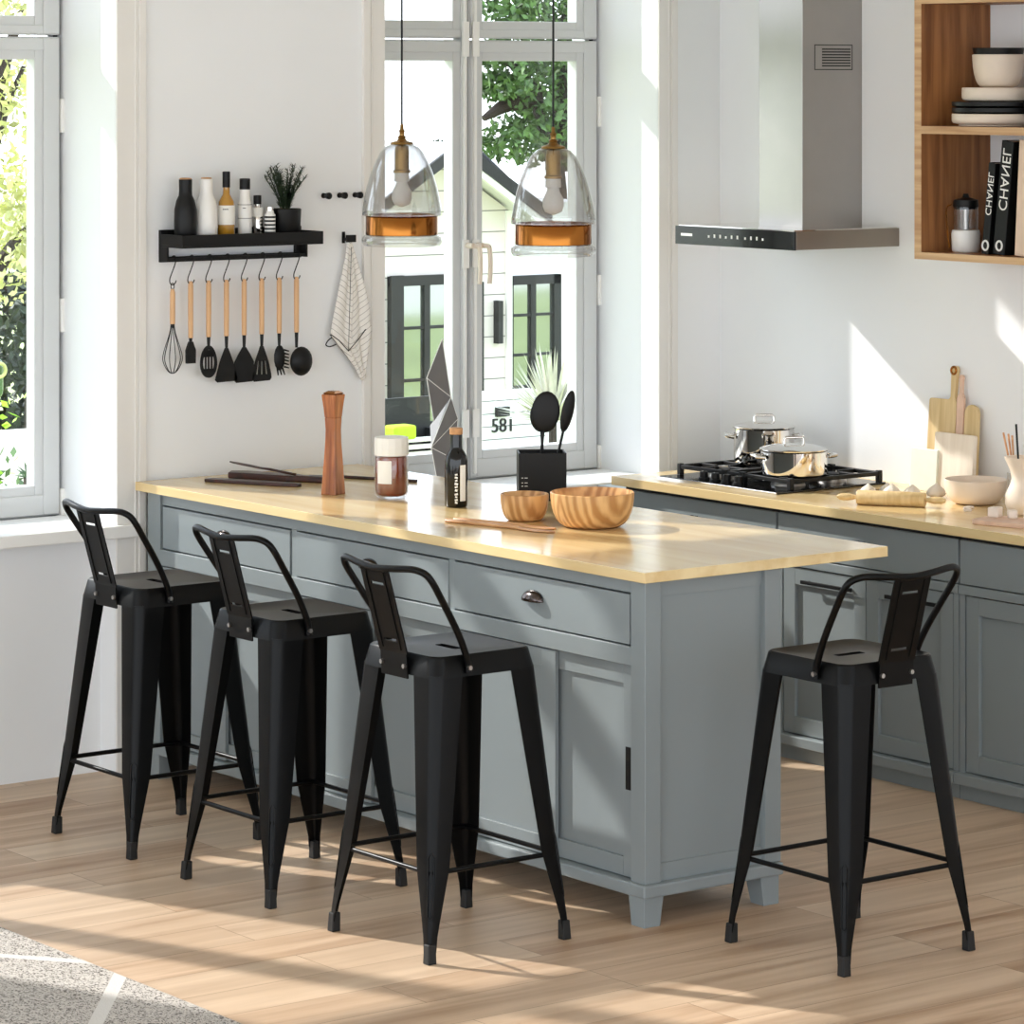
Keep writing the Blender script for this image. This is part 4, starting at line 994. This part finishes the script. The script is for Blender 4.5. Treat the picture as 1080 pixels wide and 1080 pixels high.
# plates and bowl
z = 2.067; c = (8.068, 8.085)
for (r, h, mt, l, nm) in ((.128, .006, 'cream', 'thin beige saucer at the bottom of the crockery stack', 'plate'), (.150, .034, 'cream', 'wide beige plate second from the bottom of the stack', 'plate'), (.150, .020, 'black', 'lower black plate in the crockery stack', 'plate'), (.150, .018, 'black', 'upper black plate in the crockery stack', 'plate'), (.118, .045, 'cream', 'straight-sided beige dish under the round bowl', 'dish')):
    o = (c[0], c[1], z)
    tag(MB().lathe([(r*.86, 0), (r*.97, h*.12), (r, h*.3), (r, h*.92), (r-.002, h), (r-.006, h), (r-.010, h*.9), (.002, h*.85)], o, 48).build(nm, mt, None, o, smooth=40), l, nm, 'crockery stacked on the upper shelf')
    z += h+.0005
bb = bowl('round_bowl', c[0], c[1], z, .084, .105, .045, 'cream', 'round beige bowl on top of the crockery stack holding the dark bowl', .005, group='crockery stacked on the upper shelf')
nb = MB().lathe([(.040, .012), (.070, .060), (.0795, .1065), (.084, .128), (.081, .128), (.074, .09), (.05, .03), (.002, .016)], (c[0], c[1], z), 40).build('nested_bowl', 'black', None, (c[0], c[1], z), smooth=60)
tag(nb, 'dark bowl nested in the round beige bowl, its rim showing above', 'bowl', 'crockery stacked on the upper shelf')
vo = (8.05, 7.955, 2.067)
tag(MB().lathe([(.03, 0), (.05, .02), (.056, .07), (.05, .12), (.026, .16), (.022, .19), (.028, .20)], (8.06, 7.885, 2.067), 28).build('dark_vase', 'black', None, (8.06, 7.885, 2.067), smooth=60), 'dark round-shouldered vase cut by the picture edge beside the crockery', 'vase')
# coffee press
fo = (8.02, 8.185, 1.657)
fp = thing('coffee_press', 'small white and clear coffee maker standing left of the books', 'coffee maker', fo)
MB().lathe([(.040, 0), (.045, .004), (.047, .06), (.044, .072), (.002, .074)], fo, 28).build('base_cup', 'white', fp, fo, smooth=50)
MB().lathe([(.040, .074), (.041, .155), (.039, .155), (.038, .076)], fo, 28, closed=True).build('glass_beaker', 'cglass', fp, fo, smooth=50)
MB().lathe([(.038, .140), (.042, .150), (.040, .170), (.012, .178), (.008, .19)], fo, 28).build('lid', 'black', fp, fo, smooth=50)
MB().cyl((fo[0], fo[1], fo[2]+.074), (fo[0], fo[1], fo[2]+.15), .010, seg=12).build('plunger', 'steel', fp, fo, smooth=50)
MB().tube(smooth_path([(fo[0]-.03, fo[1]+.035, fo[2]+.155), (fo[0]-.04, fo[1]+.048, fo[2]+.14), (fo[0]-.038, fo[1]+.046, fo[2]+.07), (fo[0]-.034, fo[1]+.040, fo[2]+.012)]), .0022, 6).build('wire_handle', 'brass', fp, fo, smooth=50)
# books
def book(y, th, h, w, mat, tilt, label, txt=None, size=.03, x0=7.955, mark=True):
    o = (x0, y, 1.657)
    t = thing('book', label, 'book', o, 0, 'books on the lower shelf'); t.rotation_euler = (tilt, 0, 0)
    MB().box((0, 0, 0), (w, .002, h)).box((0, th-.002, 0), (w, th, h)).box((0, .002, 0), (.003, th-.002, h)).build('cover', mat, t, bevel=.001)
    MB().box((.003, .0021, .003), (w-.004, th-.0021, h-.003)).build('pages', 'paper', t)
    if txt:
        text('spine_lettering', txt, size, 'paper', t, (-.0008, th/2, h*.66), (PI/2, PI/2, -PI/2), ext=.0004, mirror=True)
        if mark: MB().tube([Vector((-.0006, th/2+.013*math.cos(a), .028+.015*math.sin(a))) for a in [2*PI*k/18 for k in range(18)]], .0035, 6, closed=True).build('spine_emblem', 'paper', t)
    return t
book(8.018, .030, .295, .20, 'black', .115, 'shorter black book with white spine lettering, first from the left', 'CHANEL', .036)
book(7.945, .052, .365, .24, 'black', .115, 'tall black book with large white spine lettering, second from the left', 'CHANEL', .052)
book(7.848, .052, .368, .24, 'bookbeige', .06, 'tall plain beige book standing third from the left')
book(7.778, .045, .35, .23, 'black', .0, 'dark book at the picture edge, fourth from the left')

# ---------------------------------------------------------------- outside
GZ = -3.6
g = structure(MB().box((-60, YO+.3, GZ-.4), (90, 140, GZ)).build('ground', 'grass')); 
HY_ = 40.0; f_ = 3687.; A = math.radians(52.98)
def OX(px, Y):    # lateral position in the garden of something seen in a given direction from the room
    t = (px-540)/f_; return Y*(math.cos(A)+t*math.sin(A))/(math.sin(A)-t*math.cos(A))
def OZ(px, py, Y):
    t = (px-540)/f_; return H-(py-80)/f_*Y/(math.sin(A)-t*math.cos(A))
hx0, hx1 = OX(300, HY_), OX(537, HY_)
hx0 = OX(385, HY_); ho_ = (hx0, HY_, GZ)
house = thing('farmhouse', 'beige clapboard house with a dark gabled roof seen through the right window', 'house', ho_)
pk = (OX(462, HY_), OZ(462, 166, HY_)); ez = OZ(537, 222, HY_)
wl = MB(); D_ = 2.5
poly = [(hx0, GZ), (hx1, GZ), (hx1, ez), pk, (hx0, OZ(385, 226, HY_))]
wl.add([(x, HY_, z) for x, z in poly]+[(x, HY_+D_, z) for x, z in poly], [(4,3,2,1,0), (5,6,7,8,9)]+[(i, (i+1) % 5, 5+(i+1) % 5, 5+i) for i in range(5)])
wl.build('clapboard_wall', 'siding', house, ho_)
rf = MB()
for (a, b) in ((pk, (hx1+.35, ez-.22)), ((hx0-.35, OZ(385, 226, HY_)-.2), pk)):
    rf.add([(a[0], HY_-.5, a[1]+.05), (b[0], HY_-.5, b[1]+.05), (b[0], HY_-.5, b[1]+.22), (a[0], HY_-.5, a[1]+.22), (a[0], HY_+D_, a[1]+.05), (b[0], HY_+D_, b[1]+.05), (b[0], HY_+D_, b[1]+.22), (a[0], HY_+D_, a[1]+.22)],
           [(0,1,2,3), (7,6,5,4), (0,4,5,1), (1,5,6,2), (2,6,7,3), (3,7,4,0)])
rf.build('gable_roof', 'roof', house, ho_)
vg = MB()
for (a, b) in ((pk, (hx1+.35, ez-.22)), ((hx0-.35, OZ(385, 226, HY_)-.2), pk)):
    vg.add([(a[0], HY_-.56, a[1]+.06), (b[0], HY_-.56, b[1]+.06), (b[0], HY_-.56, b[1]+.24), (a[0], HY_-.56, a[1]+.24), (a[0], HY_-.5, a[1]+.06), (b[0], HY_-.5, b[1]+.06), (b[0], HY_-.5, b[1]+.24), (a[0], HY_-.5, a[1]+.24)], [(0,1,2,3), (7,6,5,4), (0,4,5,1), (1,5,6,2), (2,6,7,3), (3,7,4,0)])
vg.build('verge', 'roofblack', house, ho_, label='black roof verge')
MB().add([(pk[0], HY_-.52, pk[1]-.03), (hx1+.35, HY_-.52, ez-.29), (hx1+.35, HY_-.52, ez-.19), (pk[0], HY_-.52, pk[1]+.08), (pk[0], HY_-.44, pk[1]-.03), (hx1+.35, HY_-.44, ez-.29), (hx1+.35, HY_-.44, ez-.19), (pk[0], HY_-.44, pk[1]+.08)], [(0,1,2,3), (7,6,5,4), (0,4,5,1), (1,5,6,2), (2,6,7,3), (3,7,4,0)]).build('barge_board', 'white', house, ho_)
MB().box((hx1-.07, HY_-.05, GZ), (hx1+.02, HY_, ez)).build('corner_board', 'white', house, ho_)
def hwin(parent, org, p0, p1, y0, y1, Y, cols, rows):
    xa, xb = OX(p0, Y), OX(p1, Y); zt, zb_ = OZ((p0+p1)/2, y0, Y), OZ((p0+p1)/2, y1, Y)
    m = MB(); t = .14
    m.box((xa, Y-.10, zb_), (xa+t, Y-.01, zt)).box((xb-t, Y-.10, zb_), (xb, Y-.01, zt)).box((xa, Y-.10, zt-t), (xb, Y-.01, zt)).box((xa, Y-.10, zb_), (xb, Y-.01, zb_+t))
    for k in range(1, cols): x = xa+(xb-xa)*k/cols; m.box((x-.05, Y-.09, zb_), (x+.05, Y-.02, zt))
    for k in range(1, rows): z = zb_+(zt-zb_)*k/rows; m.box((xa, Y-.08, z-.02), (xb, Y-.03, z+.02))
    w_ = m.build('window', 'roofblack', parent, org)
    MB().box((xa+.05, Y-.04, zb_+.05), (xb-.05, Y-.02, zt-.05)).build('pane', 'hglass', w_, org)
hwin(house, ho_, 408, 485, 290, 455, HY_, 2, 3)
MB().box((OX(407, HY_), HY_-.14, OZ(420, 455, HY_)), (OX(420, HY_), HY_-.10, OZ(420, 290, HY_))).build('door_leaf', 'roofblack', house, ho_)
MB().box((OX(520.5, HY_), HY_-.12, OZ(522, 362, HY_)), (OX(525.5, HY_), HY_, OZ(522, 317, HY_))).build('wall_light', 'roofblack', house, ho_, label='slim black wall light')
MB().box((OX(502, HY_), HY_-.08, OZ(505, 470, HY_)), (OX(507, HY_), HY_, OZ(505, 297, HY_))).build('downpipe', 'roofblack', house, ho_)
# white wing to the right, set back a little
Y2 = 43.2; wx1 = OX(640, Y2); o2 = (hx1, Y2, GZ)
wing = thing('white_annex', 'blank white rendered annex with pale metal roof beyond the clapboard house', 'building', o2)
MB().box((OX(495, Y2), Y2, GZ), (wx1, Y2+3, OZ(560, 214, Y2))).build('rendered_wall', 'white', wing, o2)
rx0, rx1 = OX(480, Y2), OX(552, Y2); rz0 = OZ(545, 214, Y2); rz1 = OZ(520, 158, Y2+.9)
m = MB(); ra_ = [(rx0, Y2-.2, rz0), (rx1, Y2-.2, rz0), (rx1-.25, Y2+.9, rz1), (rx0-.25, Y2+.9, rz1)]
m.add(ra_+[(x, y, z-.12) for x, y, z in ra_], [(0,1,2,3), (7,6,5,4), (0,4,5,1), (1,5,6,2), (2,6,7,3), (3,7,4,0)]); m.build('metal_roof', 'roof', wing, o2)
sm = MB(); x = rx0
while x < rx1+.01:
    q = [(x-.02, Y2-.2, rz0), (x+.02, Y2-.2, rz0), (x-.23, Y2+.9, rz1), (x-.27, Y2+.9, rz1)]
    sm.add([(a_, b_, c_+.002) for a_, b_, c_ in q]+[(a_, b_-.02, c_+.05) for a_, b_, c_ in q], [(0,1,2,3), (7,6,5,4), (0,4,5,1), (1,5,6,2), (2,6,7,3), (3,7,4,0)]); x += (rx1-rx0)/5
sm.build('standing_seams', 'roofblack', wing, o2)
hwin(wing, o2, 530, 588, 290, 415, Y2, 2, 3)
# low boarded wall with the number
Y3 = 37.0; no = (OX(507, Y3), Y3, GZ)
lw_ = thing('garden_wall', 'low white boarded garden wall carrying the black house number 581', 'wall', no)
MB().box((OX(509, Y3), Y3, GZ), (OX(575, Y3), Y3+.4, OZ(540, 414, Y3))).build('boarding', 'siding2', lw_, no)
MB().box((OX(522, Y3), Y3-.06, OZ(528, 439, Y3)), (OX(535, Y3), Y3, OZ(528, 429, Y3))).build('letter_slot', 'roofblack', lw_, no)
tx = text('house_number', '581', .26, 'ink', lw_, (OX(530, Y3)-no[0], -.01, OZ(530, 449, Y3)-no[2]), (PI/2, 0, 0), ext=.01); tx.scale = (1.0, 1.0, 1)

def foliage(n, centers, size, mb=None):
    mb = mb or MB()
    for _ in range(n):
        c, r = random.choice(centers)
        while True:
            v = Vector((random.uniform(-1, 1), random.uniform(-1, 1), random.uniform(-1, 1)))
            if v.length < 1: break
        p = Vector(c)+Vector((v.x*r[0], v.y*r[1], v.z*r[2]))
        a = Vector((random.gauss(0, 1), random.gauss(0, 1), random.gauss(0, 1))).normalized(); b = a.cross(Vector((random.gauss(0, 1), random.gauss(0, 1), random.gauss(0, 1)))).normalized()
        s = size*random.uniform(.6, 1.4)
        mb.add([p-a*s, p+b*s*.5, p+a*s, p-b*s*.5], [(0, 1, 2, 3)])
    return mb
def tree(x, y, label, blobs, n, size, mat, branches, tr=.2, name='tree', grp='trees beyond the windows'):
    o = (x, y, GZ)
    t = thing(name, label, 'tree', o, 0, grp)
    tb = MB()
    for P in branches:
        q = smooth_path(P, 4); tb.tube(q, [tr*(1-.75*i/(len(q)-1)) for i in range(len(q))], 7)
    tb.build('trunk', 'bark', t, o)
    foliage(n, blobs, size).build('foliage', mat, t, o)
def G(px, py, Y): return (OX(px, Y), Y, OZ(px, py, Y))
# tree in the right window
YT = 48.0
def blob(px, py, Y, rx, rz, ry=1.0): return (G(px, py, Y), (rx, ry, rz))
tree(OX(592, YT), YT, 'large green tree behind the annex roof in the right window',
     [blob(545, 60, YT, .8, .5), blob(570, 70, YT, 1.0, .8), blob(590, 50, YT, .9, .9), blob(600, 110, YT, .9, 1.0), blob(560, 110, YT, .8, .7), blob(585, 140, YT, .8, .7), blob(530, 5, YT, .7, .6), blob(555, -10, YT, .9, .6), blob(595, 5, YT, .9, .8), blob(540, 150, YT, .35, .35), blob(525, 90, YT, .25, .25), blob(620, 70, YT, 1, 1.6)],
     5200, .085, 'leaf', [[(OX(592, YT), YT, GZ), G(588, 200, YT), G(575, 140, YT), G(560, 90, YT), G(530, 60, YT)], [G(588, 180, YT), G(592, 120, YT), G(596, 40, YT), G(600, -20, YT)], [G(565, 100, YT), G(535, 110, YT), G(510, 125, YT)]], .22)
YU = 46.0
tree(OX(455, YU+6), YU+6, 'dark round treetop peeping over the clapboard house roof', [blob(459, 165, YU+6, .25, .25), blob(452, 175, YU+6, .3, .3)], 900, .09, 'leafd', [[(OX(456, YU+6), YU+6, GZ), G(457, 190, YU+6), G(459, 170, YU+6)]], .12)
# foliage in the left window
YL = 30.0
tree(OX(-20, YL), YL, 'yellow-green tree filling the upper part of the left window',
     [blob(-10, 215, YL, .55, .35), blob(15, 235, YL, .45, .35), blob(28, 260, YL, .3, .25), blob(5, 270, YL, .45, .3), blob(30, 215, YL, .22, .2), blob(-15, 290, YL, .5, .3), blob(8, 180, YL, .28, .16), blob(20, 80, YL, .35, .22), blob(5, 100, YL, .35, .25), blob(30, 10, YL, .3, .25), blob(10, 0, YL, .4, .25), blob(-10, 130, YL, .4, .4)],
     2600, .05, 'leafy', [[(OX(-30, YL), YL, GZ), G(-25, 300, YL), G(-15, 200, YL), G(5, 120, YL), G(25, 70, YL)], [G(-20, 200, YL), G(0, 90, YL), G(20, 20, YL), G(34, 5, YL)], [G(-10, 300, YL), G(12, 260, YL), G(34, 235, YL)]], .09)
tree(OX(36, 34.), 34., 'dark leaning tree behind the green vehicle in the left window', [blob(25, 315, 34., .35, .22), blob(5, 330, 34., .5, .25), blob(35, 300, 34., .2, .12), blob(20, 390, 34., .5, .25), blob(-5, 375, 34., .4, .35)],
     1500, .07, 'leafd', [[(OX(36, 34.), 34., GZ), G(36, 400, 34.), G(31, 330, 34.), G(38, 285, 34.)], [G(30, 330, 34.), G(20, 310, 34.), G(2, 300, 34.)]], .14)
# hedge backdrops
def bush(px, Y, w, top, label, mat, n=900, size=.09, name='bush', grp='shrubs in the garden', cat='bush', bot=None):
    x = OX(px, Y); o = (x, Y, GZ); zt = OZ(px, top, Y); zb_ = GZ if bot is None else GZ
    hgt = zt-GZ
    b = foliage(n, [((x, Y, GZ+hgt*.5), (w, .7, hgt*.5)), ((x-w*.4, Y, GZ+hgt*.35), (w*.6, .6, hgt*.35)), ((x+w*.4, Y, GZ+hgt*.4), (w*.6, .6, hgt*.4))], size)
    b.box((x-w*.35, Y-.1, GZ), (x+w*.35, Y+.1, GZ+hgt*.35))
    return tag(b.build(name, mat, None, o), label, cat, grp)
bush(8, 36.0, 1.4, 330, 'dark hedge behind the bright shrubs in the left window', 'leafd', 2600, .10)
bush(20, 27.0, 1.0, 415, 'bright lime shrub in the middle of the left window', 'leafb', 2200, .055)
bush(2, 24.7, .45, 470, 'green shrub at the foot of the left window, left side', 'leaf', 1500, .05)
bush(13, 23.0, .22, 480, 'yellow low shrub at the foot of the left window', 'leafb', 900, .045)
bush(519, 36.25, .42, 473, 'green low shrub below the house number', 'leafb', 1600, .06)
bush(575, 36.25, .38, 478, 'green low shrub under the agave', 'leafd', 1200, .06)
bush(545, 60.0, 6, 300, 'pale hedge far behind the annex', 'leafy', 2500, .2)
bush(440, 44.0, .8, 420, 'x', 'leafd', 10) if False else None
# agaves
def agave(px, py, Y, L_, n, label, mat='agave'):
    x = OX(px, Y); z = OZ(px, py, Y); o = (x, Y, GZ); m = MB()
    for k in range(n):
        a = random.uniform(0, 2*PI); e = random.uniform(.05, 1.45); d = Vector((math.cos(a)*math.cos(e), math.sin(a)*math.cos(e), math.sin(e)))
        s = d.cross(Vector((0, 0, 1))).normalized(); c = Vector((x, Y, z)); l = L_*random.uniform(.8, 1.1); u = s.cross(d)
        m.add([c-s*.012, c+s*.012, c+d*l*.5+s*.022, c+d*l, c+d*l*.5-s*.022, c+d*l*.4+u*.015], [(0, 1, 5), (1, 2, 5), (2, 3, 5), (3, 4, 5), (4, 0, 5), (0, 4, 3, 2, 1)])
    t = thing('agave', label, 'plant', o, 0, 'spiky plants in the garden')
    m.build('leaves', mat, t, o); MB().cyl((x, Y, GZ), (x, Y, z+.02), .07, .05, seg=10).build('stem', 'bark', t, o)
agave(583, 445, 34.4, .95, 110, 'large pale spiky agave beside the house number in the right window')
agave(32, 505, 22.0, .14, 26, 'small spiky plant at the bottom corner of the left window', 'leaf')
# pale ledge and green vehicle in left window
tag(MB().box((OX(-60, 26), 25.6, GZ), (OX(45, 26), 26.2, OZ(20, 455, 26))).build('garden_ledge', 'paving', None, (OX(-10, 26), 26, GZ), bevel=.02), 'pale stone ledge crossing the left window low down', 'ledge')
vo_ = (OX(-2, 32.), 32., GZ)
vt = thing('green_car', 'green rounded vehicle body half hidden in the left window', 'car', vo_)
vm = MB(); cz = OZ(0, 385, 32.)
vm.box((OX(-60, 32.), 32.1, OZ(0, 425, 32.)), (OX(13, 32.), 33.0, OZ(0, 376, 32.))); vm.build('body', 'greencar', vt, vo_, bevel=.12, bseg=5); MB().cyl((OX(-30, 32.), 32.3, GZ), (OX(-30, 32.), 32.3, OZ(0, 420, 32.)), .3, seg=20).build('wheel', 'rubber', vt, vo_)
MB().tube([(OX(3, 32.)+.07*math.cos(a), 32.07, OZ(3, 391, 32.)+.07*math.sin(a)) for a in [2*PI*k/20 for k in range(20)]], .02, 8, closed=True).build('lamp_ring', 'leafy', vt, vo_)
# bench with cushion (left pane of right window)
YB_ = 33.0; be = (OX(400, YB_), YB_, GZ)
bn = thing('garden_bench', 'white slatted garden bench with black back panel in the right window', 'bench', be)
xa, xb = OX(400, YB_), OX(470, YB_)
for k in range(7):
    zz = OZ(435, 462+k*7.5, YB_)
    MB().box((xa, YB_, zz-.05), (xb, YB_+.05, zz)).build('slat', 'paving', bn, be)
MB().box((xa, YB_+.02, GZ), (xa+.08, YB_+.3, OZ(435, 455, YB_))).build('post', 'roofblack', bn, be); MB().box((xb-.08, YB_+.02, GZ), (xb, YB_+.3, OZ(435, 455, YB_))).build('post', 'roofblack', bn, be)
MB().box((xa, YB_+.31, GZ), (xb, YB_+.36, OZ(435, 422, YB_))).build('back_panel', 'roofblack', bn, be)
cu = MB().box((OX(409, 32.9), 32.75, OZ(420, 463, 32.9)), (OX(432, 32.9), 32.99, OZ(420, 448, 32.9))).build('cushion', 'lime', None, (OX(420, 32.9), 32.9, OZ(420, 463, 32.9)), bevel=.03)
tag(cu, 'lime green cushion on top of the white garden bench', 'cushion')

# ---------------------------------------------------------------- light
w = bpy.data.worlds.new('world'); SC.world = w; w.use_nodes = True; nt = w.node_tree; nt.nodes.clear()
out = nt.nodes.new('ShaderNodeOutputWorld'); bg = nt.nodes.new('ShaderNodeBackground')
tc = nt.nodes.new('ShaderNodeTexCoord'); sx = nt.nodes.new('ShaderNodeSeparateXYZ'); rp_ = nt.nodes.new('ShaderNodeValToRGB')
nt.links.new(tc.outputs['Generated'], sx.inputs[0]); nt.links.new(sx.outputs[2], rp_.inputs['Fac'])
rp_.color_ramp.elements[0].position = 0; rp_.color_ramp.elements[0].color = (.88, .94, 1, 1)
rp_.color_ramp.elements[1].position = .9; rp_.color_ramp.elements[1].color = (.62, .78, 1, 1)
nt.links.new(rp_.outputs[0], bg.inputs['Color']); bg.inputs['Strength'].default_value = 3.3
nt.links.new(bg.outputs[0], out.inputs['Surface'])
sun = bpy.data.lights.new('sun', 'SUN'); sun.energy = 5.8; sun.angle = math.radians(1.1); sun.color = (1, .965, .92)
so_ = bpy.data.objects.new('sun', sun); COL.objects.link(so_); so_.location = (-5, 20, 12)
so_.rotation_euler = Vector((.42, -1, -.72)).to_track_quat('-Z', 'Y').to_euler()
SC.view_settings.view_transform = 'Standard'; SC.view_settings.look = 'None'; SC.view_settings.gamma = 1; SC.view_settings.use_curve_mapping = False
SC.view_settings.exposure = 0.0
SC.cycles.max_bounces = 10; SC.cycles.transparent_max_bounces = 16; SC.cycles.diffuse_bounces = 6
